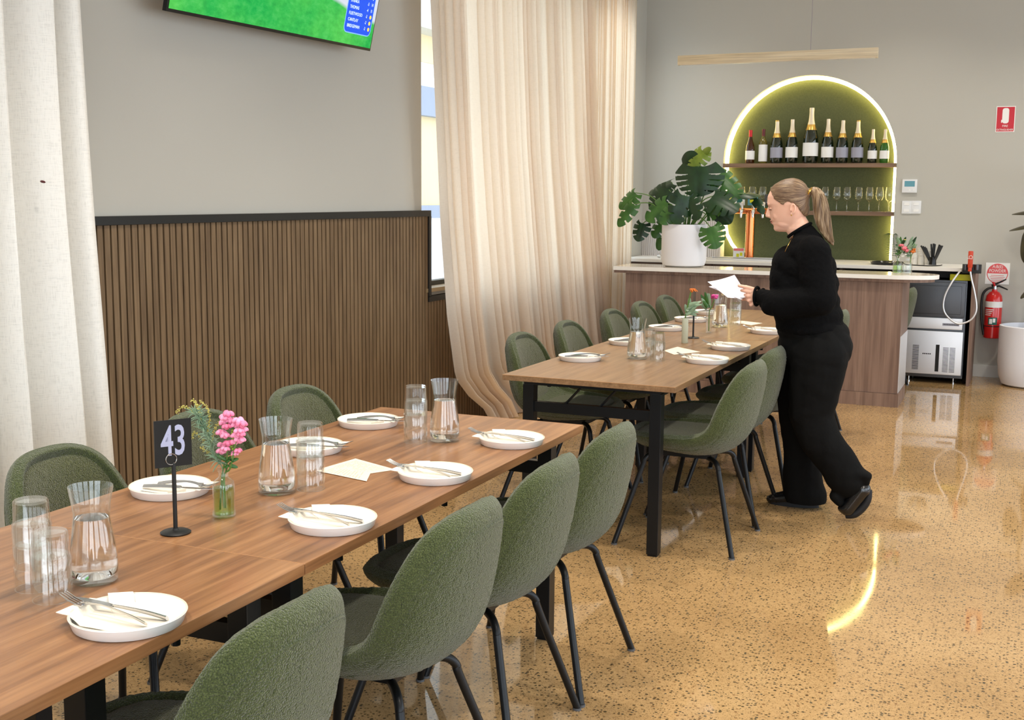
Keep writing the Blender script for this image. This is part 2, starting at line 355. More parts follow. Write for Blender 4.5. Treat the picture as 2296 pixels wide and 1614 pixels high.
def ball(bm, c, r, seg=16, mi=0, rot=None):
    r = (r, r, r) if not isinstance(r, (tuple, list)) else r
    nv = max(seg // 2, 6)
    if (seg, nv) not in _sph:
        vs = [(math.sin(PI * i / nv) * math.cos(2 * PI * k / seg), math.sin(PI * i / nv) * math.sin(2 * PI * k / seg), math.cos(PI * i / nv)) for i in range(1, nv) for k in range(seg)] + [(0, 0, 1), (0, 0, -1)]
        T_, Bt = len(vs) - 2, len(vs) - 1
        fs = [(i * seg + k, (i + 1) * seg + k, (i + 1) * seg + (k + 1) % seg, i * seg + (k + 1) % seg) for i in range(nv - 2) for k in range(seg)]
        fs += [(T_, k, (k + 1) % seg) for k in range(seg)] + [(Bt, (nv - 2) * seg + (k + 1) % seg, (nv - 2) * seg + k) for k in range(seg)]
        _sph[(seg, nv)] = (vs, fs)
    vs, fs = _sph[(seg, nv)]; c = Vector(c)
    V_ = []
    for x, y, z in vs:
        p = Vector((x * r[0], y * r[1], z * r[2]))
        if rot is not None: p = rot @ p
        V_.append(bm.verts.new(c + p))
    for f in fs: bm.faces.new([V_[i] for i in f]).material_index = mi
def text(name, s, size, m, parent, loc, rot, depth=.0006, align='CENTER', sx=1.0, bold=0.0):
    cu = bpy.data.curves.new(name, 'FONT'); cu.body = s; cu.size = size; cu.align_x = align; cu.align_y = 'CENTER'; cu.extrude = depth; cu.offset = bold; cu.resolution_u = 3
    o = bpy.data.objects.new(name, cu); C.objects.link(o)
    dg = bpy.context.evaluated_depsgraph_get(); dg.update()
    me = bpy.data.meshes.new_from_object(o.evaluated_get(dg)); bpy.data.objects.remove(o)
    me.materials.clear(); me.materials.append(MATS[m])
    o = bpy.data.objects.new(name, me); C.objects.link(o); o.parent = parent; o.location = loc; o.rotation_euler = rot; o.scale = (sx, 1, 1)
    return o

# ------------------------------------------------------------------ room shell
XL, YB, XR, YF = -3.43, 11.08, 4.5, -3.0
WY0, WY1, WZ0, WZ1 = 6.55, 10.75, .93, 3.1
bm = box(XL - .2, XR + .2, YF - .2, YB + .4, -.1, 0); struct('floor', bm, 'polished_floor')
bm = box(XL - .2, XR + .2, YF - .2, YB + .4, CEIL, CEIL + .1); struct('ceiling', bm, 'ceiling_white')
bm = bmesh.new()
B(bm, XL - .18, XL, YF, WY0, 0, CEIL); B(bm, XL - .18, XL, WY1, YB + .4, 0, CEIL)
B(bm, XL - .18, XL, WY0, WY1, 0, WZ0); B(bm, XL - .18, XL, WY0, WY1, WZ1, CEIL)
struct('wall_left', bm, 'wall_paint')
# back wall with an arched recess
AX0, AX1, AZ, AB = -2.665, -1.13, 1.84, .97
ac = (AX0 + AX1) / 2; ar = (AX1 - AX0) / 2; AD = .15
bm = bmesh.new()
B(bm, XL, AX0, YB, YB + .3, 0, CEIL); B(bm, AX1, XR + .2, YB, YB + .3, 0, CEIL); B(bm, AX0, AX1, YB, YB + .3, 0, AB)
n = 48; prev = None
for k in range(n + 1):
    a = PI - PI * k / n; x = ac + ar * math.cos(a); z = AZ + ar * math.sin(a)
    cur = [bm.verts.new((x, YB, z)), bm.verts.new((x, YB, CEIL)), bm.verts.new((x, YB + AD, z))]
    if prev:
        bm.faces.new((prev[0], prev[1], cur[1], cur[0])); bm.faces.new((prev[0], cur[0], cur[2], prev[2]))
    prev = cur
struct('wall_back', bm, 'wall_paint', False)
bm = bmesh.new(); B(bm, AX0 - .02, AX1 + .02, YB + AD, YB + AD + .02, AB - .02, AZ + ar + .02); struct('trim_1', bm, 'niche_green')
# right and front walls with tall windows
bm = bmesh.new()
wins = [(-2.4, .6), (1.2, 4.2), (4.8, 7.8), (8.4, 10.6)]
B(bm, XR, XR + .2, YF, YB, 0, .25); B(bm, XR, XR + .2, YF, YB, 3.2, CEIL)
ys = [YF] + [q for w in wins for q in w] + [YB]
for a, b in zip(ys[::2], ys[1::2]): B(bm, XR, XR + .2, a, b, .25, 3.2)
struct('wall_right', bm, 'wall_paint')
k = 2
for a, b in wins:
    bm = bmesh.new()
    for y in (a, (a + b) / 2 - .03, b - .06): B(bm, XR + .02, XR + .1, y, y + .06, .25, 3.2)
    for z in (.25, 2.3, 3.14): B(bm, XR + .02, XR + .1, a, b, z, z + .06)
    struct('window_%d' % k, bm, 'frame_black'); k += 1
bm = bmesh.new()
B(bm, XL, XR, YF - .2, YF, 0, .25); B(bm, XL, XR, YF - .2, YF, 3.2, CEIL)
fw = [(-2.6, .2), (.8, 3.8)]; xs = [XL] + [q for w in fw for q in w] + [XR]
for a, b in zip(xs[::2], xs[1::2]): B(bm, a, b, YF - .2, YF, .25, 3.2)
struct('wall_front', bm, 'wall_paint')
for a, b in fw:
    bm = bmesh.new()
    for x in (a, (a + b) / 2 - .03, b - .06): B(bm, x, x + .06, YF - .1, YF - .02, .25, 3.2)
    for z in (.25, 2.3, 3.14): B(bm, a, b, YF - .1, YF - .02, z, z + .06)
    struct('window_%d' % k, bm, 'frame_black'); k += 1
# window in the left wall behind the sheer curtains
bm = bmesh.new()
for y in (WY0, 8.0, 9.4, WY1 - .05): B(bm, XL - .14, XL - .08, y, y + .05, WZ0, WZ1)
for z in (WZ0, WZ1 - .05): B(bm, XL - .14, XL - .08, WY0, WY1, z, z + .05)
w1 = struct('window_1', bm, 'sill_black')
g = obj('pane', box(XL - .115, XL - .105, WY0, WY1, WZ0, WZ1), 'window_glass', w1, False)
g = obj('window_sill', box(XL - .08, XL + .03, WY0 + .01, WY1, WZ0 - .002, WZ0 + .022), 'sill_wood', w1, False)
# slatted timber panelling
Y0s, Y1s = 1.2, 6.60; PX = XL + .005
bm = bmesh.new()
ztop = 1.395
y = Y0s
while y < 9.2:
    zt = ztop if y < Y1s - .045 else .905
    B(bm, PX + .008, PX + .022, y + .0045, y + .0345, 0.0, zt); y += .0402
tr = struct('trim_2', bm, 'slat_wood')
o = obj('felt_backing', (lambda b: (B(b, PX, PX + .009, Y0s, Y1s, 0, ztop), B(b, PX, PX + .009, Y1s, 9.2, 0, .905), b)[2])(bmesh.new()), 'panel_black', tr, False)
bm = bmesh.new()
B(bm, PX, PX + .032, Y0s, Y1s + .01, ztop, ztop + .036, bev=.002); B(bm, PX, PX + .032, Y1s - .018, Y1s + .012, .90, ztop); B(bm, PX, PX + .032, Y1s - .018, 9.2, .87, .905)
obj('edge_frame', bm, 'frame_black', tr, False)
# skirting
bm = box(-.45, XR, YB - .014, YB, 0, .105, bev=.003); struct('baseboard_back', bm, 'skirting_white')
# fluted splashback left of the arch
bm = bmesh.new()
x = XL + .01
while x < AX0 - .02:
    B(bm, x, x + .013, YB - .012, YB, .965, 1.30); x += .02
B(bm, XL, AX0, YB - .004, YB, .965, 1.30); struct('trim_3', bm, 'fluted_tile')

# outside
bm = box(-40, XL - .2, -20, 40, -.4, -.3); struct('floor_outside', bm, 'outside_ground')
bm = bmesh.new(); B(bm, -9.3, -9.0, 10, 22, -.3, 2.75)
bl = thing('building', 'cream rendered building outside beyond the gap beside the curtain', 'building', (0, 0, 0))
obj('wall', bm, 'cream_render', bl, False)
bm = bmesh.new(); B(bm, -9.0, -8.9, 10, 22, 1.15, 1.35); B(bm, -9.4, -8.85, 10, 22, 2.75, 3.2); B(bm, -8.98, -8.94, 14.2, 14.35, 1.35, 2.75); B(bm, -8.98, -8.94, 16.0, 16.15, 1.35, 2.75); obj('ledge', bm, 'outside_grey', bl, False)
bm = bmesh.new(); B(bm, -8.6, -8.2, 10, 22, 3.9, 7.5); obj('soffit', bm, 'skirting_white', bl, False)
bm = bmesh.new(); B(bm, -8.62, -8.58, 10, 22, 3.5, 3.9); obj('fascia', bm, 'cream_render', bl, False)
bm = bmesh.new(); B(bm, -8.99, -8.92, 10, 22, -.3, 1.15); obj('base_wall', bm, 'outside_white', bl, False)

# ------------------------------------------------------------------ curtains
def curtain(name, label, X, edgeL, edgeR, z0, z1, amp, lam, m, seed, group, gather=None, nz=60, flare=0.0, h2=.25):
    """edgeL/edgeR: lists (z, y) of the two side edges"""
    rnd = random.Random(seed); ph = [rnd.uniform(0, 6.28) for _ in range(8)]
    iL = lambda z: float(np.interp(z, [a for a, _ in edgeL], [b for _, b in edgeL])); iR = lambda z: float(np.interp(z, [a for a, _ in edgeR], [b for _, b in edgeR]))
    zt = z1; Lw = iR(zt) - iL(zt); nf = Lw / lam; ny = int(nf * 18)
    bm = bmesh.new(); rows = []
    for i in range(nz + 1):
        z = z0 + (z1 - z0) * i / nz; row = []
        q = (z - z0) / (z1 - z0)
        for j in range(ny + 1):
            s = j / ny
            ss = s + .012 * math.sin(5 * s * 6.28 + ph[0]) + .006 * math.sin(11 * s * 6.28 + ph[1])
            p = 2 * PI * nf * ss + .9 * (1 - q) * math.sin(3.1 * s * 6.28 + ph[2]) + .25 * math.sin(2.2 * z + ph[4])
            a = amp * (1 + .35 * math.sin(7 * s * 6.28 + ph[3])) * (1 + flare * (1 - q) ** 2)
            x = X + a * (math.sin(p) + h2 * math.sin(2 * p + ph[5]) + .25 * (1 - q) * math.sin(.5 * p + ph[6]))
            y_ = iL(z) + (iR(z) - iL(z)) * (s + h2 * .4 * lam / Lw * math.sin(2 * p + ph[7]))
            row.append(bm.verts.new((x, y_, z)))
        rows.append(row)
    for a, b in zip(rows[:-1], rows[1:]):
        for j in range(ny): bm.faces.new((a[j], a[j + 1], b[j + 1], b[j]))
    o = obj(name, bm, m, None, True); tag(o, label, 'curtain', group); return o
curtain('curtain', 'thick off-white linen curtain hanging at the left edge beside the first chairs', -3.24, [(0, 1.4), (CEIL, 1.9)], [(0, 3.56), (.59, 3.53), (1.43, 3.49), (2.2, 3.46), (CEIL, 3.4)], .01, CEIL - .03, .062, .165, 'linen_white', 3, None, flare=.5, h2=.06)
q_ = onx(96, 407.5, -3.165); b_ = bmesh.new(); ball(b_, q_, (.012, .003, .007), 10, rot=Matrix.Rotation(.9, 3, 'X')); obj('dark_speck', b_, 'cap_wine', [x for x in C.objects if x.name == 'curtain'][0])
curtain('curtain', 'sheer cream curtain pulled back from the slatted panelling, hem sweeping over the floor', -3.25,
        [(.0, 7.22), (.13, 7.08), (.25, 6.85), (.39, 6.66), (.8, 6.54), (1.35, 6.45), (2.0, 6.38), (2.63, 6.32), (CEIL, 6.3)],
        [(0, 9.75), (.48, 9.6), (1.84, 9.22), (3.0, 9.05), (CEIL, 9.0)], .008, CEIL - .03, .025, .086, 'linen_sheer', 11, 'sheer curtains over the left window', flare=.3)
curtain('curtain', 'sheer cream curtain hanging straight in the corner behind the monstera', -3.34, [(0, 8.9), (CEIL, 8.9)], [(0, 10.43), (CEIL, 10.43)], .01, CEIL - .03, .022, .075, 'linen_sheer', 23, 'sheer curtains over the left window', nz=24)

# ------------------------------------------------------------------ television
tvb = onx(372, 25, -3.28); tvr = onx(830, 115, -3.28)
tv = thing('television', 'black-framed wall television showing green turf and a blue leaderboard', 'television', (-3.28, (tvb.y + tvr.y) / 2, (tvb.z + tvr.z) / 2), 0)
TW = tvr.y - tvb.y
tv.rotation_euler = (0, -.0127, PI / 2)      # local x runs along the wall, local -y towards the room
tilt = empty('cabinet', (0, 0, 0)); bpy.data.objects.remove(tilt)
A = math.radians(-13)
def tvp(bm): bmesh.ops.transform(bm, matrix=Matrix.Rotation(-A, 4, 'X'), verts=bm.verts); return bm
TH = TW * .5625
bm = bmesh.new(); B(bm, -TW / 2, TW / 2, -.0, .020, 0, TH, bev=.003); o = obj('cabinet', tvp(bm), 'tv_black', tv)
bm = bmesh.new(); B(bm, -TW / 2 + .012, TW / 2 - .012, -.003, -.001, .014, TH - .012); obj('screen', tvp(bm), 'screen_picture', tv, False)
sc = [x for x in bpy.data.objects if x.parent == tv and x.name.startswith('screen')][0]
# leaderboard
lb0, lb1 = TW / 2 - .300, TW / 2 - .045
bm = bmesh.new()
def rrect(bm, x0, x1, z0, z1, y, r, mi=0):
    pts = []
    for cx_, cz_, a0 in ((x1 - r, z1 - r, 0), (x0 + r, z1 - r, 90), (x0 + r, z0 + r, 180), (x1 - r, z0 + r, 270)):
        for k in range(5): a = math.radians(a0 + 22.5 * k); pts.append(bm.verts.new((cx_ + r * math.cos(a), y, cz_ + r * math.sin(a))))
    f = bm.faces.new(pts); f.material_index = mi
rrect(bm, lb0 - .005, lb1 + .005, .070, .62, -.0036, .03, 1); rrect(bm, lb0, lb1, .075, .615, -.0042, .026, 0)
obj('leaderboard', tvp(bm), ['screen_blue', 'screen_rim'], sc, False)
rows = [('BRIDGEMAN', '-2', 1), ('CANTLAY', '-2', 1), ('FLEETWOOD', '-2', 1), ('THOMAS', '-4', '11'), ('STRAKA', '-5', '14'), ('CONNERS', '-6', '5')]
RX = PI / 2 - A
for i, (nm, scx, last) in enumerate(rows):
    z = .106 + i * .031
    P = Matrix.Rotation(-A, 4, 'X') @ Vector((lb0 + .02, -.0048, z))
    text('leaderboard_row', nm, .023, 'screen_text', sc, P, (RX, 0, 0), .0003, 'LEFT', .95)
    P = Matrix.Rotation(-A, 4, 'X') @ Vector((lb1 - .062, -.0048, z)); text('leaderboard_score', scx, .023, 'screen_text', sc, P, (RX, 0, 0), .0003, 'CENTER', .7)
    if last == 1:
        bm = bmesh.new(); g = bmesh.ops.create_circle(bm, cap_ends=True, segments=16, radius=.010); bmesh.ops.transform(bm, matrix=Matrix.Translation((lb1 - .022, -.005, z)) @ Matrix.Rotation(PI / 2, 4, 'X'), verts=bm.verts)
        obj('leaderboard_dot', tvp(bm), 'screen_gold', sc, False)
    else:
        P = Matrix.Rotation(-A, 4, 'X') @ Vector((lb1 - .022, -.0048, z)); text('leaderboard_score', last, .023, 'screen_text', sc, P, (RX, 0, 0), .0003, 'CENTER', .7)
bm = bmesh.new(); B(bm, -.2, .2, .020, .06, .35, .7); obj('wall_bracket', bm, 'frame_black', tv, False)

# ------------------------------------------------------------------ tables
def table(label, x0, x1, y0, y1, mt, rz=0, pivot=None, extra=None, rail_near=False):
    cx_, cy_ = (x0 + x1) / 2, (y0 + y1) / 2; w, l = (x1 - x0) / 2, (y1 - y0) / 2
    loc = Vector((cx_, cy_, 0))
    if pivot: loc = Vector(pivot) + Matrix.Rotation(rz, 3, 'Z') @ (loc - Vector(pivot))
    t = thing('dining_table', label, 'table', loc, rz, 'dining tables set end to end')
    bm = bmesh.new(); B(bm, -w, w, -l + .0006, l - .0006, .725, .75, bev=.0015)
    obj('tabletop', bm, mt, t, False)
    for sy in (-1, 1): obj('edge_band', box(-w, w, sy * (l - .0004) - .0003, sy * (l - .0004) + .0003, .748, .7503), 'seam_line', t, False)
    ins = .08
    ly = [-l + .055, l - .105] + (extra or [])
    for yy in ly:
        for xx in (-w + .075, w - .125):
            bm = bmesh.new(); B(bm, xx, xx + .05, yy, yy + .05, .008, .705, bev=.002); B(bm, xx + .004, xx + .046, yy + .004, yy + .046, 0, .008, mi=0)
            obj('leg', bm, 'black_metal', t, False)
    for yy in ly[:2]:
        obj('cross_rail', box(-w + .125, w - .125, yy + .01, yy + .04, .585, .63), 'black_metal', t, False)
        obj('top_rail', box(-w + .08, w - .08, yy, yy + .05, .705, .7245), 'black_metal', t, False)
        for k in (-.08, .08):
            bm = bmesh.new(); tube(bm, [(k - .05, yy + .025, .62), (k + .03, yy + .03, .708)], .006, 6); obj('brace', bm, 'black_metal', t)
    for xx in (-w + .085, w - .115): obj('side_rail', box(xx, xx + .03, -l + .1, l - .1, .69, .7245), 'black_metal', t, False)
    for xx in (-w + .1, w - .1):
        for q in range(3):
            bm = bmesh.new(); tube(bm, [(xx, -l + .3 + q * (l - .3), .66), (xx, -l + .3 + q * (l - .3), .69)], .009, 8); obj('bolt', bm, 'black_metal', t)
    return t
T1X0, T1X1, T2X0, T2X1 = -2.170, -1.376, -2.096, -1.313
table('near walnut dining table running off the lower left edge, under the table number', T1X0, T1X1, .35, 2.092, 'table_wood', extra=[1.52 - 1.22])
table('walnut dining table in front with three carafe-side plates, ending before the far table', T1X0, T1X1, 2.093, 3.817, 'table_wood')
RZ2 = math.radians(-.7); PV = (T2X1, 4.752, 0)
table('walnut dining table coloured paler as lit, whose open end faces us before the bar', T2X0, T2X1, 4.752, 6.53, 'table_wood_lit', RZ2, PV)
table('far dining table end nearest the bar, beside the standing person', T2X0, T2X1, 6.531, 8.30, 'table_wood_lit', RZ2, PV)

# ------------------------------------------------------------------ chairs
prof_t = [0, .08, .26, .42, .50, .57, .64, .74, .86, .93, 1.0]
prof_b = [-.280, -.220, -.06, .065, .130, .182, .215, .240, .268, .284, .298]
prof_z = [.470, .482, .474, .466, .474, .498, .548, .64, .745, .793, .826]
prof_w = [.205, .225, .240, .242, .242, .242, .240, .235, .225, .222, .22]
prof_f = [0, 0, 0, .01, .025, .045, .062, .070, .062, .055, .045]
prof_l = [0, .0, .018, .03, .04, .04, .03, .0, .0, -.0, 0]
def cr(xs, ys):
    # smooth table by resampling + box blur
    t = np.linspace(0, 1, 401); y = np.interp(t, xs, ys); k = np.ones(33) / 33
    yp = np.concatenate([2 * y[0] - y[1:17][::-1], y, 2 * y[-1] - y[-17:-1][::-1]]); return t, np.convolve(yp, k, 'valid')
TB = {k: cr(prof_t, v) for k, v in dict(b=prof_b, z=prof_z, w=prof_w, f=prof_f, l=prof_l).items()}
def pe(k, u): return float(np.interp(u, *TB[k]))
def surf(U, v):
    u = (U + 1) / 2; b, z, w, f, l = (pe(k, u) for k in 'bzwfl')
    return Vector((w * v, b - f * v * v, z + l * v * v))
def sframe(U, v):
    e = .01; a = surf(min(U + e, 1), v) - surf(max(U - e, -1), v); c = surf(U, min(v + e, 1)) - surf(U, max(v - e, -1))
    nn_ = c.cross(a); nn_.normalize(); return surf(U, v), nn_      # normal towards the sitter
def sup(th, n_):
    c, s = math.cos(th), math.sin(th); return (math.copysign(abs(c) ** (2 / n_), c), math.copysign(abs(s) ** (2 / n_), s))
def pad(bm, Uc, Ru, Rv, h_in, h_out, nr, nth, n_=3, jitter=0, K=7, roll=0):
    """closed cushion-like solid over a domain of the seat surface"""
    def ring(s, side):
        out = []
        for k in range(nth):
            cu, sv = sup(2 * PI * k / nth, n_); U = Uc + s * Ru * cu; v = s * Rv * sv
            p, nn_ = sframe(U, v); h = max(0, 1 - s ** K) ** .5
            off = (h_in * h + roll * math.exp(-((s - .93) / .05) ** 2)) if side > 0 else -(h_out * h)
            q = p + nn_ * (off)
            if jitter:
                q = q + nn_ * side * jitter * (mnoise.noise(q * 130) + .8 * mnoise.noise(q * 270 + Vector((5, 3, 1))))
            out.append(bm.verts.new(q))
        return out
    S_ = [math.sin(PI / 2 * i / nr) ** .8 if i else 0 for i in range(1, nr + 1)]
    mid = ring(1, 1)
    for side in (1, -1):
        rings = [ring(s, side) for s in S_[:-1]] + [mid]
        p, nn_ = sframe(Uc, 0); c = bm.verts.new(p + nn_ * (h_in if side > 0 else -h_out))
        for k in range(nth): bm.faces.new((c, rings[0][k], rings[0][(k + 1) % nth]))
        for a, b in zip(rings[:-1], rings[1:]):
            for k in range(nth): bm.faces.new((a[k], b[k], b[(k + 1) % nth], a[(k + 1) % nth]))
def seamline(bm, Uc, Ru, Rv, off, r, n_=3, nth=90, n=6):
    P = []
    for k in range(nth + 1):
        cu, sv = sup(2 * PI * k / nth, n_); p, nn_ = sframe(Uc + Ru * cu, Rv * sv); P.append(p + nn_ * off)
    tube(bm, P, r, n, cap=False)
def make_chair():
    t = thing('dining_chair', 'x', 'chair', (0, 0, 0), 0, 'green boucle dining chairs')
    bm = bmesh.new(); pad(bm, 0, 1, 1, .006, .068, 80, 280, 3, .0017, 3.5, .018)
    obj('seat_shell', bm, 'green_boucle', t)
    bm = bmesh.new(); pad(bm, .49, .395, .80, .017, -.0035, 20, 90, 3.2, .0016, 5); obj('backrest', bm, 'green_boucle_pad', t)
    bm = bmesh.new(); pad(bm, -.43, .42, .77, .026, -.0035, 18, 90, 3.6, .0016, 5); obj('seat', bm, 'green_boucle_pad', t)
    bm = bmesh.new(); seamline(bm, 0, .85, .85, -.0440, .0034); obj('piping', bm, 'green_boucle', t)
    for sx_ in (-1, 1):
        for sb, zz in ((-1, .400), (1, .392)):
            bm = bmesh.new()
            P = [(sx_ * .07, sb * .10, zz), (sx_ * .105, sb * .132, zz - .002), (sx_ * .128, sb * .153, zz - .010), (sx_ * .143, sb * .168, zz - .032), (sx_ * .152, sb * .177, zz - .072), (sx_ * .248, sb * .264, .006)]
            tube(bm, smoothpath(P, 5), .0115, 12); lg = obj('leg', bm, 'black_metal', t)
            bm = bmesh.new(); lathe(bm, [(0, 0), (.0135, 0), (.0135, .007), (0, .007)], 12, (sx_ * .248, sb * .264, 0)); obj('foot_glide', bm, 'foot_grey', lg)
    bm = bmesh.new(); B(bm, -.09, .09, -.12, .12, .388, .412); obj('seat_frame', bm, 'black_metal', t, False)
    return t
chair0 = make_chair(); used = [False]
def chair(x, y, rz, label, group):
    # local +y is the back of the chair
    t = chair0 if not used[0] else copy_tree(chair0)
    used[0] = True; t.location = (x, y, 0); t.rotation_euler = (0, 0, rz); t['label'] = label; t['group'] = group; t['category'] = 'chair'
    return t
g = 'green chairs on the aisle side of the front tables'
RB = -PI / 2      # back towards +X
for y, rz, lab in ((3.505, .0, 'green boucle chair at the far end of the front tables, aisle side'),
                   (2.98, .01, 'second green boucle chair from the far end of the front tables, aisle side'),
                   (2.45, -.02, 'green boucle chair in the middle of the aisle side, seat turned visible between backs'),
                   (1.72, -.01, 'large foreground green boucle chair whose back rises from the bottom edge'),
                   (1.06, .0, 'green boucle chair barely entering at the lower left corner')):
    chair(-1.430, y, RB + rz, lab, g)
g = 'green chairs on the wall side of the front tables'
for y, rz, lab in ((2.49, .03, 'green boucle chair facing us behind the nearest tumblers'), (3.10, -.02, 'green boucle chair facing us behind the number 43 stand'), (3.68, 0, 'green boucle chair facing us against the slatted panelling behind the second carafe')):
    chair(-2.185, y, PI / 2 + rz, lab, g)
g = 'green chairs on the aisle side of the far tables'
for y, x, lab in ((5.165, -1.352, 'whole green boucle chair in side view at the open end of the far table'), (5.70, -1.368, 'green boucle chair touching the standing person'), (6.33, -1.34, 'green boucle chair hidden beyond the standing person, legs showing'),
               (6.95, -1.35, 'green boucle chair beyond the person towards the bar'), (7.80, -1.36, 'farthest green boucle chair on the aisle side near the bar')):
    chair(x, y, RB - .01, lab, g)
g = 'green chairs on the wall side of the far tables'
for y, lab in ((5.66, 'green boucle chair at the open end of the far table, wall side'), (6.33, 'second green boucle chair from the open end, against the sheer curtain'), (7.12, 'middle green boucle chair before the gathered sheer curtain'),
               (7.74, 'green boucle chair last but one before the bar front'), (8.32, 'green boucle chair nearest the bar front on the wall side')):
    chair(-2.12, y, PI / 2, lab, g)
chair(-1.14, 10.03, RB, 'green boucle chair tucked behind the end of the bar by the ice machine', None)
[x for x in C.objects if x.get('label', '').startswith('green boucle chair tucked')][0].pop('group', None)
#__PART2__

# ------------------------------------------------------------------ bar
BY, BT = 9.14, .945
bar = thing('bar_counter', 'timber-fronted bar carrying the monstera, its pale stone top rounded at the right', 'bar', (-1.9, 9.4, 0))
def at(o, bm): bmesh.ops.transform(bm, matrix=Matrix.Translation(-o.location), verts=bm.verts); return bm
bm = bmesh.new(); B(bm, -2.955, -.845, BY, BY + .022, .10, BT); B(bm, -2.955, -2.93, BY + .0225, BY + .55, .1, BT); B(bm, -.87, -.845, BY + .0225, BY + .55, .10, BT); B(bm, -2.93, -.87, BY + .5, BY + .52, .1, BT)
obj('front_panel', at(bar, bm), 'bar_wood', bar, False)
bm = bmesh.new()
for x in (-2.80, -1.645): B(bm, x, x + .003, BY - .0012, BY - .0002, .10, BT - .02)
obj('panel_joint', at(bar, box(-1.62, -1.617, BY - .0012, BY - .0002, .1, BT - .02)), 'panel_black', bar, False)
bm.free()
obj('kickboard', at(bar, box(-2.957, -.835, BY - .012, BY + .5, 0, .098)), 'bar_wood', bar, False)
obj('end_plate', at(bar, box(-.845, -.842, BY + .03, BY + .55, .10, .52)), 'brushed_steel', bar, False)
bm = bmesh.new(); pts = []
y0b, y1b = 9.09, 9.52
xe = -.80; rb = (y1b - y0b) / 2
pts = [(-3.045, y1b), (-3.045, y0b)] + [(xe - .12 + .312 * math.sin(a), (y0b + y1b) / 2 - rb * math.cos(a)) for a in [PI * k / 24 for k in range(25)]]
def slab(bm, pts, z0, z1, side=0):
    a = [bm.verts.new((x, y, z0)) for x, y in pts]; b = [bm.verts.new((x, y, z1)) for x, y in pts]
    bm.faces.new(a[::-1]); bm.faces.new(b)
    for i in range(len(pts)): j = (i + 1) % len(pts); bm.faces.new((a[i], a[j], b[j], b[i])).material_index = side
slab(bm, pts, BT, .975, 1); obj('stone_top', at(bar, bm), ['stone_top', 'stone_edge'], bar, False)
bm = bmesh.new(); slab(bm, [(x + (.03 if x > -1 else 0), y) for x, y in [(p[0] - .06 if p[0] > -1 else p[0], p[1]) for p in [((q[0]), max(min(q[1], y1b - .03), y0b + .025)) for q in pts]]], BT - .022, BT); obj('under_batten', at(bar, bm), 'bar_wood', bar, False)

# ------------------------------------------------------------------ back counter
bk = thing('back_counter', 'low counter along the back wall under the arch with a pale stone worktop', 'counter', (-1.9, 10.7, 0))
CT = .968; CY = 10.46
bm = bmesh.new(); B(bm, XL + .01, -.43, CY, YB - .001, CT - .03, CT, bev=.003); obj('stone_top', at(bk, bm), 'stone_edge', bk, False)
obj('end_panel', at(bk, box(-.43, -.405, CY - .01, YB - .001, 0, CT + .003)), 'bar_wood', bk, False)
obj('cabinet_body', at(bk, box(XL + .01, -1.75, CY + .02, YB - .001, 0.08, CT - .03)), 'cabinet_wood', bk, False)
obj('shelf_divider', at(bk, box(-1.49, -1.465, CY + .02, YB - .001, 0.0, CT - .03)), 'cabinet_wood', bk, False)
for k in range(4):
    x = XL + .03 + k * .41; obj('cabinet_door', at(bk, box(x, x + .40, CY, CY + .02, .10, CT - .035)), 'cabinet_wood', bk, False)
obj('back_panel', at(bk, box(-1.75, -.431, YB - .02, YB - .001, 0, CT - .03)), 'panel_black', bk, False)
obj('void_shade', at(bk, box(-1.465, -.431, CY + .18, CY + .45, .875, CT - .03)), 'panel_black', bk, False)  # black block standing in for the shade of the open void under the worktop
fr = thing('bar_fridge', 'black under-counter bar fridge below the back counter left of the ice machine', 'fridge', (-1.2, 10.8, 0))
bm = bmesh.new(); B(bm, -.24, .24, -.28, .2, .05, .84, bev=.004); obj('cabinet', bm, 'frame_black', fr)
bm = bmesh.new(); B(bm, -.235, .235, -.30, -.281, .08, .83, bev=.003); dr = obj('door', bm, 'black_gloss', fr)
bm = bmesh.new(); B(bm, .19, .205, -.325, -.301, .35, .6, bev=.003); obj('handle', bm, 'brushed_steel', dr)
# ice machine
ice = thing('ice_machine', 'stainless steel ice machine with louvred front under the right end of the back counter', 'ice machine', (-.70, 10.52, 0))
w = .225
bm = bmesh.new(); B(bm, -w - .01, w + .01, .01, .5, .045, .86, bev=.004); obj('cabinet', bm, 'dark_steel', ice)
bm = bmesh.new(); B(bm, -w, w, -.012, .009, .555, .845, bev=.01); dr = obj('door', bm, 'dark_steel', ice)
bm = bmesh.new(); B(bm, -w + .025, w - .03, -.016, -.0125, .58, .815, bev=.006); obj('door_panel', bm, 'dark_steel', dr)
bm = bmesh.new(); B(bm, -w, w - .01, -.022, .008, .455, .548, bev=.006); hp = obj('header_panel', bm, 'brushed_steel', ice)
bm = bmesh.new(); B(bm, .06, .19, -.025, -.0225, .487, .507); obj('name_strip', bm, 'label_grey', hp, False)
bm = bmesh.new(); [B(bm, .07 + k * .013, .079 + k * .013, -.0256, -.0251, .493, .501) for k in range(9)]; obj('name_print', bm, 'dark_steel', hp, False)
bm = bmesh.new(); B(bm, -w, w, -.022, .008, .075, .438, bev=.006); fp = obj('front_panel', bm, 'brushed_steel', ice)
def louvres(x0, x1, z0, z1, n, nm='louvre'):
    bm = bmesh.new()
    for k in range(n):
        z = z0 + (z1 - z0) * k / (n - 1); B(bm, x0, x1, -.0232, -.0222, z, z + .004)
    obj(nm, bm, 'panel_black', fp, False)
louvres(-.165, -.115, .11, .31, 24); louvres(.075, .12, .10, .30, 20); louvres(.128, .172, .10, .30, 20)
bm = bmesh.new(); B(bm, .018, .047, -.0245, -.0222, .10, .325); obj('vent_slot', bm, 'panel_black', fp, False)
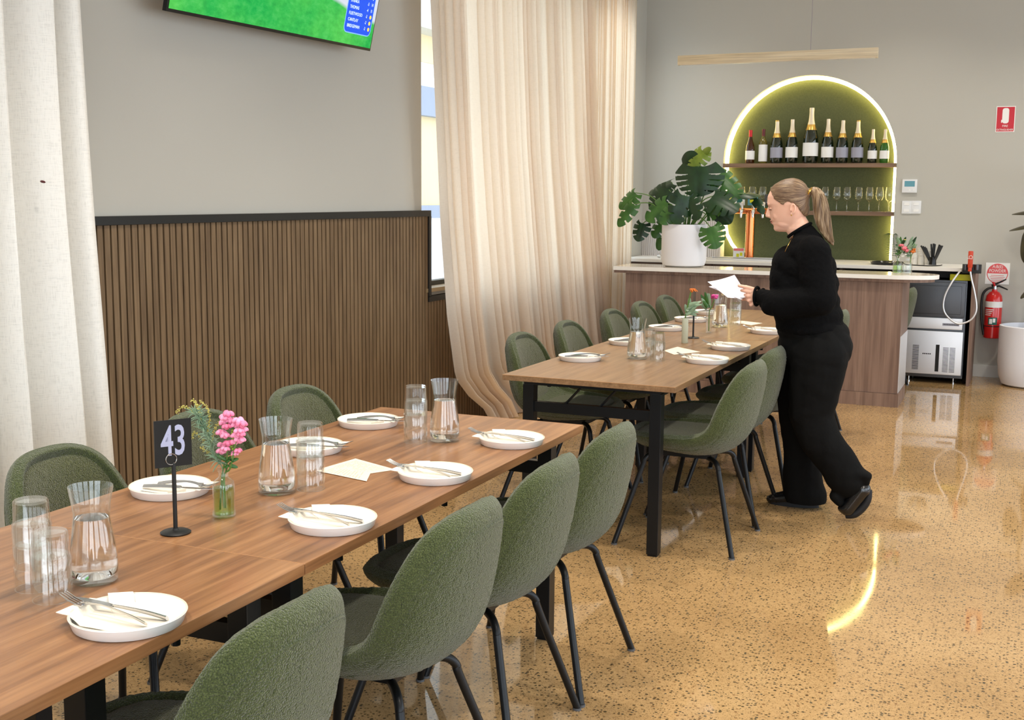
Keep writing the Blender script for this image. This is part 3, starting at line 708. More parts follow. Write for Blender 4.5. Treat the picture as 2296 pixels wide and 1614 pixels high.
bm = bmesh.new(); [B(bm, -.085 + k * .014, -.075 + k * .014, -.0228, -.0221, .24, .25) for k in range(5)]; obj('maker_print', bm, 'panel_black', fp, False)
for x in (-.19, .165):
    for y in (.04, .44):
        bm = bmesh.new(); lathe(bm, [(0, 0), (.016, 0), (.016, .01), (.008, .012), (.008, .046), (0, .046)], 14, (x, y, 0)); obj('foot', bm, 'steel', ice)
# soda gun on its holster
gun = thing('soda_gun', 'red-handled drink dispensing gun with a looping braided hose on the counter end', 'soda gun', ony(2175, 600, 10.42))
g0 = gun.location
def gl(x, y, d=0): return ony(x, y, 10.42 + d) - g0
bm = bmesh.new(); a = gl(2157, 612); b = gl(2201, 596); B(bm, a.x, b.x, -.01, .035, a.z, b.z + .01, bev=.004); obj('holster', bm, 'frame_black', gun)
bm = bmesh.new(); 
for px_ in (2164, 2190): p = gl(px_, 600, -.02); lathe(bm, [(0, 0), (.016, 0), (.018, .02), (.018, .045), (0, .045)], 12, (p.x, p.y - .004, p.z - .02))
obj('clip', bm, 'dark_steel', gun)
bm = bmesh.new(); p = gl(2175, 600, -.05); q = gl(2175, 564, -.05); B(bm, p.x - .019, p.x + .019, p.y - .014, p.y + .014, p.z, q.z + .005, bev=.009); hd = obj('handle', bm, 'orange_red', gun)
text('handle_print', 'CJ', .042, 'white_print', hd, (p.x, p.y - .0155, (p.z + q.z) / 2 + .02), (PI / 2, PI / 2, 0), .0004, sx=.8)
bm = bmesh.new(); B(bm, p.x - .014, p.x + .014, p.y - .012, p.y + .012, p.z - .03, p.z + .002, bev=.004); obj('nozzle', bm, 'orange_red', gun)
hose = [(2175, 603), (2178, 625), (2184, 650), (2189, 680), (2188, 700), (2178, 716), (2162, 724), (2146, 725), (2130, 715), (2118, 700), (2115, 682), (2120, 660), (2133, 635), (2147, 615), (2155, 605)]
bm = bmesh.new(); tube(bm, [gl(x, y, -.04 if i < 13 else -.02) for i, (x, y) in enumerate(hose)], .0075, 10, smooth=5); obj('hose', bm, 'brushed_steel', gun)
y_ = tag(obj('sponge_box', (lambda bm: (B(bm, -.085, .085, -.04, .04, 0, .05, bev=.004), bm)[1])(bmesh.new()), 'yellow_plastic'), 'bright yellow-green box tucked on top of the ice machine under the counter', 'box'); p = ony(2155, 624, 10.56); y_.location = (p.x, 10.56, .862)

# ------------------------------------------------------------------ arch: strip light, shelves
path = []
for k in range(41):
    a = PI * k / 40; path.append((ac + (ar - .016) * math.cos(a), YB + .100, AZ + (ar - .016) * math.sin(a)))
right = [(AX1 - .016, YB + .100, z) for z in np.linspace(AB + .012, AZ, 12)[:-1]]
leftp = [ony(x, y, YB + .100) for x, y in ((1624, 420), (1622, 470), (1624, 500), (1630, 525), (1641, 547), (1656, 566))]
left = [(AX0 + .016, YB + .100, AZ - .1)] + [tuple(p) for p in leftp]
left[1:] = [(max(p[0], AX0 + .016), p[1], p[2]) for p in left[1:]]
bm = bmesh.new(); tube(bm, right + path + left, .016, 8); tag(obj('strip_light', bm, 'led'), 'glowing warm strip light tracing the rim of the arched bar niche', 'light')
for nm, zt, lab in (('wall_shelf', 1.832, 'timber shelf across the arch carrying the wine bottles'), ('wall_shelf', 1.408, 'timber shelf across the arch carrying the wine glasses')):
    bm = bmesh.new(); B(bm, AX0 + .002, AX1 - .002, YB - .012, YB + AD - .001, zt - .036, zt, bev=.0015); tag(obj(nm, bm, 'shelf_wood', None, False), lab, 'shelf')

# bottles
def bottle(px_, ytop, wpx, style, lab):
    base = ony(px_, 362, YB + .05); k = (ony(px_ + 10, 362, YB + .05).x - base.x) / 10
    h = ony(px_, ytop, YB + .05).z - 1.832; R = wpx * k / 2
    t = thing('wine_bottle', lab, 'bottle', (base.x, YB + .05, 1.8325), 0, 'bottles on the upper arch shelf')
    champ = style.startswith('c')
    if champ: pr = [(0, 0), (.9, 0), (1, .02), (1, .38), (.96, .47), (.80, .57), (.56, .66), (.36, .76), (.29, .86), (.28, .955), (.30, .96), (.30, 1), (0, 1)]
    else: pr = [(0, 0), (.93, 0), (1, .02), (1, .56), (.95, .62), (.62, .70), (.38, .76), (.34, .90), (.37, .97), (.37, 1), (0, 1)]
    if style == 'burg': pr = [(0, 0), (.93, 0), (1, .02), (1, .42), (.9, .54), (.55, .68), (.36, .80), (.34, .90), (.36, .97), (.36, 1), (0, 1)]
    bm = bmesh.new(); lathe(bm, [(r * R, z * h) for r, z in pr], 32); obj('body', bm, {'c': 'bottle_dark', 'cg': 'bottle_green', 'burg': 'bottle_amber', 'bord': 'bottle_olive'}[style], t)
    zr = np.array([z for _, z in pr]); rr = np.array([r for r, _ in pr])
    def band(nm, z0, z1, m, add=.0012, arc=None):
        bm = bmesh.new(); zs = np.linspace(z0, z1, 8); P = [(float(np.interp(z, zr[1:-1], rr[1:-1])) * R + add, z * h) for z in zs]
        lathe(bm, P, 32); return obj(nm, bm, m, t)
    if champ:
        band('label', .13, .37, 'label_white' if 'grey' not in lab else 'label_grey'); band('foil', .70, .97, 'foil_white', .002); band('gold_collar', .60, .71, 'foil_gold', .0015)
        bm = bmesh.new(); lathe(bm, [(0, h * 1.0), (.31 * R, h * 1.0), (.33 * R, h * .965), (.31 * R, h * .95)], 20); obj('cap', bm, 'foil_gold' if 'gold' in lab else 'foil_white', t)
    else:
        band('label', .12 if style == 'burg' else .06, .38 if style == 'burg' else .55, 'label_white'); band('capsule', .80, .995, 'cap_red' if style == 'burg' else 'cap_wine', .0012)
        bm = bmesh.new(); lathe(bm, [(0, h * 1.003), (.38 * R, h * 1.003), (.38 * R, h * .99)], 20); obj('cap', bm, 'cap_red' if style == 'burg' else 'cap_wine', t)
for a in ((1681, 292, 20, 'burg', 'amber wine bottle with bright red cap at the left end of the shelf'), (1710, 290, 19, 'bord', 'olive wine bottle with wine-red cap and tall cream label'),
          (1740, 270, 27, 'c', 'dark sparkling bottle with gold cap and grey label, left of the white-capped one'), (1774, 268, 27, 'c', 'dark sparkling bottle with white cap immediately left of the tallest bottle'),
          (1816, 242, 34, 'c', 'tallest sparkling bottle with white neck in the centre of the shelf'), (1854, 267, 27, 'c', 'dark sparkling bottle with white cap immediately right of the tallest bottle'),
          (1887, 270, 27, 'c', 'dark sparkling bottle with grey label, second right of the tallest'), (1921, 270, 27, 'c', 'dark sparkling bottle with grey label and gold cap, third right of the tallest'),
          (1955, 290, 21, 'c', 'small dark sparkling bottle second from the right end'), (1982, 290, 21, 'cg', 'small bright green sparkling bottle at the right end of the shelf')): bottle(*a)
# wine glasses
def wineglass():
    t = thing('wine_glass', 'x', 'wine glass', (0, 0, 0), 0, 'wine glasses on the lower arch shelf')
    bm = bmesh.new(); pr = [(.012, .088), (.026, .096), (.036, .115), (.040, .14), (.037, .175), (.031, .215)]
    lathe(bm, pr, 28); obj('bowl', bm, 'wine_glass', t)
    bm = bmesh.new(); lathe(bm, [(0, 0), (.034, 0), (.034, .002), (.012, .006), (.005, .012), (.004, .05), (.005, .08), (.012, .089), (0, .091)], 24); obj('stem', bm, 'wine_glass', t); return t
wg = wineglass(); first = True
for i, px_ in enumerate((1661, 1686, 1709, 1733, 1757, 1780, 1804, 1827, 1849, 1875, 1898, 1924, 1948, 1970, 1992)):
    o = wg if first else copy_tree(wg); first = False; p = ony(px_, 474, YB + .06); o.location = (p.x, YB + .06, 1.4085)
    side = i < 4
    o['label'] = ('wine glass on the lower arch shelf behind the beer taps, %s of four' % ['first', 'second', 'third', 'fourth'][i]) if side else \
        ('wine glass on the lower arch shelf hidden behind the person, number %s from the left' % ['five', 'six', 'seven', 'eight'][i - 4]) if i < 8 else \
        'wine glass on the lower arch shelf right of the ponytail, %s from the right end' % ['seventh', 'sixth', 'fifth', 'fourth', 'third', 'second', 'first'][i - 8]

# ------------------------------------------------------------------ beer tap and things on the back counter
def on(px_, Y, z=CT): p = ony(px_, 570, Y); return Vector((p.x, Y, z))
tp = thing('beer_tap', 'copper T-shaped beer font with chrome taps left of the person', 'beer tap', on(1680, 10.87))
zc = ony(1680, 473, 10.87).z - CT; x0 = on(1632, 10.87).x - tp.location.x; x1 = on(1738, 10.87).x - tp.location.x
bm = bmesh.new(); lathe(bm, [(0, 0), (.05, 0), (.05, .012), (.040, .02), (.040, zc), (0, zc)], 28); obj('column', bm, 'copper', tp)
bm = bmesh.new(); tube(bm, [(x0, 0, zc), (x1, 0, zc)], .026, 20); obj('crossbar', bm, 'copper', tp)
for px_ in (1664, 1690, 1712, 1730):
    x = on(px_, 10.87).x - tp.location.x
    bm = bmesh.new(); tube(bm, [(x, -.02, zc), (x, -.075, zc), (x, -.095, zc - .02), (x, -.10, zc - .06)], [.018, .018, .012, .008], 12, smooth=4); k = obj('tap', bm, 'chrome', tp)
    bm = bmesh.new(); lathe(bm, [(0, 0), (.008, 0), (.010, .04), (.014, .07), (0, .08)], 12, (x, -.06, zc + .01)); obj('tap_handle', bm, 'chrome', k)
for px_, m1, m2 in ((1656, 'label_white', 'green_print'), (1685, 'lcd_blue', 'yellow_plastic'), (1722, 'dark_steel', 'steel')):
    x = on(px_, 10.87).x - tp.location.x
    bm = bmesh.new(); B(bm, x - .045, x + .045, -.03, -.01, zc + .05, zc + .15, bev=.006); l = obj('tap_badge', bm, m1, tp)
    bm = bmesh.new(); B(bm, x - .025, x + .025, -.032, -.0301, zc + .075, zc + .12); obj('badge_print', bm, m2, l, False)
tr_ = thing('drip_tray', 'shallow steel drip tray under the copper beer font', 'tray', (0, 0, 0)); a = on(1590, 10.68); b = on(1742, 10.68); tr_.location = ((a.x + b.x) / 2, 10.68, CT); hw = (b.x - a.x) / 2
bm = bmesh.new()
for x0_, x1_, y0_, y1_ in ((-hw, hw, -.13, -.118), (-hw, hw, .118, .13), (-hw, -hw + .012, -.118, .118), (hw - .012, hw, -.118, .118)): B(bm, x0_, x1_, y0_, y1_, .001, .02)
obj('rim', bm, 'brushed_steel', tr_, False)
bm = bmesh.new()
for k in range(40): x = -hw + .02 + (2 * hw - .04) * k / 39; B(bm, x - .002, x + .002, -.118, .118, .008, .012)
obj('grid', bm, 'dark_steel', tr_, False)
p = on(1656, 10.85); cd = thing('table_card', 'small pink and white printed card standing left of the tap column', 'card', p)
bm = bmesh.new(); B(bm, -.05, .05, -.001, .001, 0, .10); obj('card', bm, 'label_white', cd, False)
bm = bmesh.new(); B(bm, -.045, .045, -.002, -.0011, .075, .097); obj('card_header', bm, 'pink_card', cd, False)
bm = bmesh.new(); B(bm, -.02, .005, -.002, -.0011, .02, .05); B(bm, .012, .035, -.002, -.0011, .03, .06); obj('card_print', bm, 'yellow_plastic', cd, False)
p = on(1478, 10.65); bm = bmesh.new(); ball(bm, (0, 0, .018), .018); tag(obj('shaker_ball', bm, 'steel', loc=p), 'small round shiny object at the left end of the back counter', 'ornament')
# black lid, cups, straws
p = on(1990, 10.68); ld = thing('serving_tray', 'round black serving tray lying on the back counter beside the arch edge', 'tray', p)
bm = bmesh.new(); lathe(bm, [(0, .003), (.13, .003), (.135, .012), (.14, .024), (.134, .024), (.125, .010), (0, .008)], 40); obj('dish', bm, 'black_gloss', ld)
bm = bmesh.new(); tube(bm, [(.135, 0, .014), (.16, -.04, .007), (.24, -.10, .006), (.33, -.13, .006), (.40, -.08, .006), (.43, -.02, .006), (.44, .02, .008)], .0045, 8, smooth=6); tag(obj('cable', bm, 'black_gloss', loc=p), 'thin black cable lying on the back counter between tray and straw holder', 'cable')
for i, (px_, hh, lab) in enumerate(((2050, .10, 'short white paper cup stack on the back counter behind the flowers'), (2066, .145, 'tall white paper cup stack on the back counter behind the flowers'), (2081, .12, 'frosted cup stack on the back counter next to the black straws'))):
    bm = bmesh.new(); n_ = 4
    prf = [(0, 0), (.028, 0)]
    for k in range(n_): prf += [(.030 + .006 * (k + 1) / n_, hh * (.55 + .45 * k / n_)), (.034 + .004 * (k + 1) / n_, hh * (.55 + .45 * k / n_) + .001), (.034 + .004 * (k + 1) / n_, hh * (.55 + .45 * k / n_) + .008)]
    prf += [(.038, hh), (.034, hh), (.028, hh * .6), (0, hh * .6)]
    lathe(bm, prf, 24); tag(obj('paper_cup', bm, 'cup_white', loc=on(px_, 10.80)), lab, 'cup', 'cup stacks on the back counter')
hp_ = thing('straw_holder', 'holder of upright black straws fanned out on the back counter', 'straw holder', on(2092, 10.72))
bm = bmesh.new(); lathe(bm, [(0, 0), (.032, 0), (.028, .045), (.03, .07), (.026, .07), (.024, .045), (.02, .006), (0, .006)], 20); obj('jar', bm, 'black_gloss', hp_)
bm = bmesh.new(); B(bm, -.06, .05, -.05, .05, -.0, .006); obj('base_tile', bm, 'label_white', hp_, False)
rs = random.Random(5)
for k, (dx, dz) in enumerate(((-.10, .165), (-.085, .16), (-.07, .155), (-.02, .18), (.0, .185), (.01, .18), (.05, .178), (.06, .17), (.07, .168), (.062, .16), (-.06, .145))):
    bm = bmesh.new(); y0_ = rs.uniform(-.012, .012); tube(bm, [(dx * .08, y0_, .008), (dx, y0_ * 2, dz)], .0075, 8); obj('straw', bm, 'frame_black', hp_)

# ------------------------------------------------------------------ wall fittings
def wallpt(x, y): return ony(x, y, YB)
a = wallpt(2024, 402); b = wallpt(2056, 432); th = thing('thermostat', 'white wall thermostat with a blue display right of the arch', 'thermostat', ((a.x + b.x) / 2, YB, (a.z + b.z) / 2)); hw = (b.x - a.x) / 2; hh = (a.z - b.z) / 2
bm = bmesh.new(); B(bm, -hw, hw, -.022, 0, -hh, hh, bev=.006); obj('housing', bm, 'white_plastic', th)
bm = bmesh.new(); B(bm, -hw * .68, hw * .68, -.0235, -.0221, -.005, hh * .75); obj('display', bm, 'lcd_blue', th, False)
bm = bmesh.new(); B(bm, -.005, .012, -.0245, -.0221, -hh * .72, -hh * .52, bev=.0005); obj('button', bm, 'white_print', th, False)
bm = bmesh.new(); B(bm, .03, .045, -.0245, -.0221, -hh * .72, -hh * .52, bev=.0005); obj('button', bm, 'white_print', th, False)
for i, (xa, xb) in enumerate(((2023, 2043), (2044.5, 2064.5))):
    a = wallpt(xa, 450); b = wallpt(xb, 479); sw = thing('light_switch', ['left white switch plate below the thermostat', 'right white switch plate below the thermostat'][i], 'switch', ((a.x + b.x) / 2, YB, (a.z + b.z) / 2), 0, 'switch plates on the back wall')
    hw = (b.x - a.x) / 2; hh = (a.z - b.z) / 2; bm = bmesh.new(); B(bm, -hw, hw, -.010, 0, -hh, hh, bev=.003); obj('plate', bm, 'white_plastic', sw)
    for q in (-1, 1):
        bm = bmesh.new(); B(bm, -.022, .022, -.013, -.0101, q * .028 - .012, q * .028 + .012, bev=.001); obj('rocker', bm, 'white_print', sw, False)
a = wallpt(2236, 238.5); b = wallpt(2273, 296); sg = thing('safety_sign', 'red rectangular fire extinguisher sign high on the back wall', 'sign', ((a.x + b.x) / 2, YB, (a.z + b.z) / 2)); hw = (b.x - a.x) / 2 + .004; hh = (a.z - b.z) / 2
bm = bmesh.new(); B(bm, -hw, hw, -.003, 0, -hh, hh); obj('border', bm, 'white_print', sg, False)
bm = bmesh.new(); B(bm, -hw + .006, hw - .006, -.0036, -.0031, -hh + .006, hh - .006); obj('red_field', bm, 'sign_red', sg, False)
bm = bmesh.new(); rrect(bm, -.026, .026, -.035, .092, -.0042, .02); rrect(bm, -.033, -.026, -.03, -.005, -.0042, .003); obj('pictogram', bm, 'white_print', sg, False)
text('sign_text', 'FIRE', .025, 'white_print', sg, (0, -.004, -.057), (PI / 2, 0, 0)); text('sign_text', 'EXTINGUISHER', .022, 'white_print', sg, (0, -.004, -.088), (PI / 2, 0, 0), sx=.86)
a = wallpt(2211, 588.5); b = wallpt(2262, 638); sg = thing('safety_sign', 'white square sign with a red circle reading powder above the extinguisher', 'sign', ((a.x + b.x) / 2, YB, (a.z + b.z) / 2)); hw = (b.x - a.x) / 2; hh = (a.z - b.z) / 2
bm = bmesh.new(); B(bm, -hw, hw, -.003, 0, -hh, hh); obj('board', bm, 'white_print', sg, False)
def disc(r, m, y, z0=None, half=False):
    bm = bmesh.new(); P = [bm.verts.new((r * math.cos(q), y, r * math.sin(q))) for q in ([2 * PI * k / 48 for k in range(48)] if not half else [PI * k / 24 for k in range(25)])]; bm.faces.new(P); obj('circle_print', bm, m, sg, False)
disc(hh * .93, 'sign_pink', -.0034); disc(hh * .86, 'white_print', -.0038); disc(hh * .86, 'sign_pink', -.0041, half=True)
text('sign_text', 'A:B(E)', .036, 'white_print', sg, (0, -.0043, .058), (PI / 2, 0, 0), sx=.9); text('sign_text', 'POWDER', .036, 'white_print', sg, (0, -.0043, .022), (PI / 2, 0, 0), sx=.88)
for k in range(5):
    bm = bmesh.new(); wd_ = .06 - abs(k - 1) * .008; B(bm, -wd_, wd_, -.0044, -.004, -.018 - k * .014, -.014 - k * .014); obj('print_line', bm, 'sign_pink', sg, False)
# extinguisher
ex = thing('fire_extinguisher', 'red fire extinguisher hanging on the back wall right of the counter', 'fire extinguisher', (-.268, YB - .0905, .352)); ex.scale = (.86, .86, .84)
bm = bmesh.new(); lathe(bm, [(0, 0), (.072, 0), (.079, .006), (.080, .02), (.080, .385), (.072, .43), (.048, .465), (.026, .478), (.024, .495), (0, .495)], 36); obj('cylinder', bm, 'red_paint', ex)
def exband(nm, z0, z1, m, r=.0808): bm = bmesh.new(); lathe(bm, [(r, z0), (r, z1)], 36); obj(nm, bm, m, ex)
exband('white_band', .315, .375, 'label_white'); exband('strap', .12, .128, 'panel_black', .0815)
bm = bmesh.new()
def patch(bm, a0, a1, z0, z1, r=.0816, n_=8):
    pr_ = None
    for k in range(n_ + 1):
        a = math.radians(a0 + (a1 - a0) * k / n_); c_ = [bm.verts.new((r * math.cos(a), r * math.sin(a), z)) for z in (z0, z1)]
        if pr_: bm.faces.new((pr_[0], c_[0], c_[1], pr_[1]))
        pr_ = c_
patch(bm, -120, -60, .14, .215); obj('badge', bm, 'green_print', ex, False)
bm = bmesh.new(); patch(bm, -112, -92, .15, .2, .0822); patch(bm, -88, -72, .165, .205, .0822); obj('badge_figure', bm, 'white_print', ex, False)
for k in range(4):
    bm = bmesh.new(); patch(bm, -150, -105 + 6 * k, .235 + .018 * k, .243 + .018 * k, .0818); obj('print_line', bm, 'label_white', ex, False)
bm = bmesh.new(); tube(bm, [(0, 0, .49), (0, 0, .53)], .02, 12); obj('valve', bm, 'steel', ex)
bm = bmesh.new(); tube(bm, [(-.03, 0, .53), (.02, 0, .555), (.10, 0, .60)], [.012, .010, .006], 8); obj('lever', bm, 'panel_black', ex)
bm = bmesh.new(); tube(bm, [(-.02, 0, .52), (.04, 0, .53), (.12, 0, .495)], [.012, .010, .006], 8); obj('carry_handle', bm, 'panel_black', ex)
bm = bmesh.new(); tube(bm, [(.0, -.02, .53), (-.02, -.03, .57)], .010, 8); obj('safety_pin', bm, 'cap_red', ex)
bm = bmesh.new(); tube(bm, [(-.01, 0, .51), (-.06, -.01, .50), (-.105, -.01, .44), (-.112, -.01, .3), (-.10, -.01, .16), (-.075, -.02, .03)], .0125, 10, smooth=6); obj('hose', bm, 'frame_black', ex)
bm = bmesh.new(); B(bm, -.02, .02, .078, .104, .2, .45); obj('wall_hook', bm, 'steel', ex, False)

# pendant lamp
lp = thing('pendant_lamp', 'long pale timber bar lamp hanging over the bar on a thin cable', 'lamp', (0, 0, 0))
a = ony(1521, 134, 9.34); b = ony(1969, 120, 9.30); c = (a + b) / 2; lp.location = c; ang = math.atan2(b.y - a.y, b.x - a.x); lp.rotation_euler = (0, -math.atan2(b.z - a.z, b.x - a.x) * 0, ang); hl = (b - a).length / 2
bm = bmesh.new(); B(bm, -hl, hl, -.02, .02, -.036, .036, bev=.002); obj('timber_body', bm, 'lamp_wood', lp)
bm = bmesh.new(); B(bm, -hl + .02, hl - .02, -.014, .014, -.0385, -.0365); obj('diffuser', bm, 'label_white', lp, False)
xc_ = ony(1818, 110, 9.32).x - c.x
bm = bmesh.new(); tube(bm, [(xc_, 0, .036), (xc_, 0, CEIL - c.z)], .0022, 6); obj('cable', bm, 'grey_print', lp)

# ------------------------------------------------------------------ plants
def monstera_leaf(name, parent, base, tip, up, width, m, slits=5, depth=.58, curl=.18, fold=.12):
    base, tip = Vector(base), Vector(tip); ax = tip - base; Ln = ax.length; ax.normalize(); nr = Vector(up); nr = (nr - ax * nr.dot(ax)).normalized(); sd = ax.cross(nr)
    bm = bmesh.new(); NT, NS = 60, 12
    def W(t): return width / 2 * (min(1, ((t + .16) / .36)) ** .55 if t < .2 else 1) * (max(0, 1 - ((t - .2) / .8) ** 2.1) ** .62 if t > .2 else 1)
    for s_ in (-1, 1):
        grid = []
        for i in range(NT + 1):
            t = -.0 + i / NT; row = []
            for j in range(NS + 1):
                q = j / NS; tt = t + .16 * q * (1 - t) - .24 * q * q * (1 - t) ** 2 * 1.3
                x = tt * Ln; yv = s_ * q * W(t)
                z = -curl * Ln * (tt - .15) ** 2 + fold * abs(yv) - .9 * (yv * yv) / max(width, .01)
                row.append(bm.verts.new(base + ax * x + sd * yv + nr * z))
            grid.append(row)
        for i in range(NT):
            t = (i + .5) / NT
            for j in range(NS):
                q = (j + .5) / NS
                ph = (t * (slits + .6) + .25 - .25 * q) % 1; halfw = .07 + .16 * max(0, q - (1 - depth))
                if slits and q > 1 - depth and .12 < t < .88 and abs(ph - .5) < halfw: continue
                bm.faces.new((grid[i][j], grid[i + 1][j], grid[i + 1][j + 1], grid[i][j + 1]))
    bmesh.ops.remove_doubles(bm, verts=bm.verts, dist=.0004)
    for v_ in [v_ for v_ in bm.verts if not v_.link_faces]: bm.verts.remove(v_)
    ext = bmesh.ops.extrude_face_region(bm, geom=list(bm.faces)); bmesh.ops.translate(bm, vec=-nr * .0016, verts=[e for e in ext['geom'] if isinstance(e, bmesh.types.BMVert)])
    return obj(name, bm, m, parent)
pp = on(1533, 9.36, .975); pl = thing('potted_monstera', 'monstera with split leaves in a white cylindrical pot on the bar', 'plant', pp)
R = .178; HP = .335
bm = bmesh.new(); lathe(bm, [(0, 0), (R * .78, 0), (R * .93, .012), (R, .05), (R, HP), (R - .012, HP), (R - .014, HP - .04), (0, HP - .04)], 48); obj('pot', bm, 'pot_white', pl)
bm = bmesh.new(); lathe(bm, [(0, HP - .035), (R - .016, HP - .035)], 32); obj('soil', bm, 'soil', pl)
def lp_(x, y, d=0): return ony(x, y, 9.36 + d) - pp
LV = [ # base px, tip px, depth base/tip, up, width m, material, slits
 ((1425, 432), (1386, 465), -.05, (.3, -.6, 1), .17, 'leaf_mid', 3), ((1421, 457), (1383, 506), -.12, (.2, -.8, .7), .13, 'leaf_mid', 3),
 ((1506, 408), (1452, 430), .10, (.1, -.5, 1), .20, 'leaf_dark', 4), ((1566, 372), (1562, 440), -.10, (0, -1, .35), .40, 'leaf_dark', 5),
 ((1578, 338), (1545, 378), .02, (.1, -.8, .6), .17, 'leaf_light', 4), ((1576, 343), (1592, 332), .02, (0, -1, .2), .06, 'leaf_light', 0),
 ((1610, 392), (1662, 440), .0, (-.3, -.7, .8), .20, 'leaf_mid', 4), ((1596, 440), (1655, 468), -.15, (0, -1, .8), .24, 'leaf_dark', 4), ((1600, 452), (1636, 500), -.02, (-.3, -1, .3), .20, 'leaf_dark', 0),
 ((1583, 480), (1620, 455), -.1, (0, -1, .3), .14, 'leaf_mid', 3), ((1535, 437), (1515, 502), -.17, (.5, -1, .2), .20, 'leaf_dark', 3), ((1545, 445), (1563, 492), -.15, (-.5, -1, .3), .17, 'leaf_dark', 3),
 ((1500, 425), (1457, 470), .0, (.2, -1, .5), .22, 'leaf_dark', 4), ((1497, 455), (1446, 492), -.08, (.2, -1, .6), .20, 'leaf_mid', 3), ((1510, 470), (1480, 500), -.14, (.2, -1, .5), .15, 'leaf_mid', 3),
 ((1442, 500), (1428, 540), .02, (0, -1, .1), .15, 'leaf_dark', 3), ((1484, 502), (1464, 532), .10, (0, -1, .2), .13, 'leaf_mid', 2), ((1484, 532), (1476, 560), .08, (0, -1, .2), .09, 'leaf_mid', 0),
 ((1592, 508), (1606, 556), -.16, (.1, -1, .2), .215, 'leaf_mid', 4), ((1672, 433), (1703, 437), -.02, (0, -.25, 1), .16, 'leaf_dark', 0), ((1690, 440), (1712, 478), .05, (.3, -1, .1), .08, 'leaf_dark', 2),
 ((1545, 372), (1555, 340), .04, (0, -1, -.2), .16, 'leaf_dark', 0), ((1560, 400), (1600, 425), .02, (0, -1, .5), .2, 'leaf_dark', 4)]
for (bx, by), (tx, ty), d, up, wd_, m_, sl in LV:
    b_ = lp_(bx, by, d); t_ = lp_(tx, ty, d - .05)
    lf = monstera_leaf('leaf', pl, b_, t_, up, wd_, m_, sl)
    root = Vector((max(-.09, min(.09, b_.x * .25)), d * .3, HP - .03)); mid = (root + b_) / 2 + Vector((0, 0, .05 + .1 * abs(b_.x)))
    bm = bmesh.new(); tube(bm, [root, mid, b_], [.006, .0045, .0035], 7, smooth=6); obj('stem', bm, 'stem_green', pl)
# plant pot at the right edge
rp = thing('potted_rubber_plant', 'white drum planter at the right edge with dark leaf tips entering the frame', 'plant', (.055, 10.72, 0)); R = .262
bm = bmesh.new(); lathe(bm, [(0, 0), (R * .74, 0), (R * .86, .015), (R * .95, .08), (R, .2), (R, .495), (R - .022, .5), (R - .026, .42), (0, .42)], 48); obj('pot', bm, 'pot_white', rp)
bm = bmesh.new(); lathe(bm, [(0, .43), (R - .028, .43)], 32); obj('soil', bm, 'soil', rp)
bm = bmesh.new(); tube(bm, [(0, 0, .42), (.03, 0, .9), (.0, 0, 1.5)], .014, 10, smooth=5); obj('trunk', bm, 'leaf_rubber', rp)
def rq(x, y, d=0): return ony(x, y, 10.6 + d) - rp.location
for (bx, by), (tx, ty), up, wd_ in (((2330, 472), (2269, 474), (0, -.15, 1), .13), ((2330, 500), (2262, 510), (0, -.15, 1), .12), ((2312, 520), (2296, 590), (-.5, -1, .1), .16), ((2335, 625), (2284, 664), (-.2, -.3, 1), .12), ((2360, 420), (2320, 380), (0, -1, .3), .16), ((2360, 560), (2330, 640), (0, -1, .3), .16)):
    b_ = rq(bx, by); monstera_leaf('leaf', rp, b_, rq(tx, ty, -.05), up, wd_, 'leaf_rubber', 0)
    bm = bmesh.new(); tube(bm, [(0, 0, max(.5, b_.z - .1)), b_], .004, 6); obj('stem', bm, 'leaf_rubber', rp)

# ------------------------------------------------------------------ tableware
def plate_m():
    t = thing('dinner_plate', 'x', 'plate', (0, 0, 0), 0, 'white plates on the tables')
    bm = bmesh.new(); R = .105
    lathe(bm, [(0, .001), (R * .86, .001), (R * .90, .0), (R * .93, .002), (R * .985, .019), (R, .0215), (R * .985, .023), (R * .955, .0215), (R * .92, .007), (R * .88, .0045), (0, .0045)], 64); obj('dish', bm, 'plate_white', t)
    bm = bmesh.new(); lathe(bm, [(R * .962, .0226), (R * .975, .0242), (R * .995, .0232)], 64); obj('glazed_rim', bm, 'plate_glaze', t); return t
def napkin_m():
    bm = bmesh.new()
    L1, W1 = .225, .095
    def sheet(dx, dy, rot, z0, lx, ly, lift):
        g = []; c_, s_ = math.cos(rot), math.sin(rot)
        for i in range(15):
            r__ = []
            for j in range(9):
                x = (i / 14 - .5) * lx; y = (j / 8 - .5) * ly; X_ = dx + x * c_ - y * s_; Y_ = dy + x * s_ + y * c_
                rr_ = math.hypot(X_, Y_); z = z0 + .0008 * math.sin(40 * x + 9 * y)
                edge = max(0, rr_ - .088); z += min(.0165, edge * 1.8) if edge > 0 else 0
                z += lift * max(0, (i / 14 - .75)) ** 2 * 16 * (j / 8)
                r__.append(bm.verts.new((X_, Y_, z)))
            g.append(r__)
        for i in range(14):
            for j in range(8): bm.faces.new((g[i][j], g[i + 1][j], g[i + 1][j + 1], g[i][j + 1]))
    sheet(.020, .012, -.06, .0062, .185, .092, .003); sheet(.040, -.046, -.80, .0078, .074, .046, .004)
    ext = bmesh.ops.extrude_face_region(bm, geom=list(bm.faces)); bmesh.ops.translate(bm, vec=(0, 0, .0012), verts=[e for e in ext['geom'] if isinstance(e, bmesh.types.BMVert)])
    o = obj('napkin', bm, 'napkin'); tag(o, 'x', 'napkin', 'folded napkins under the cutlery'); return o
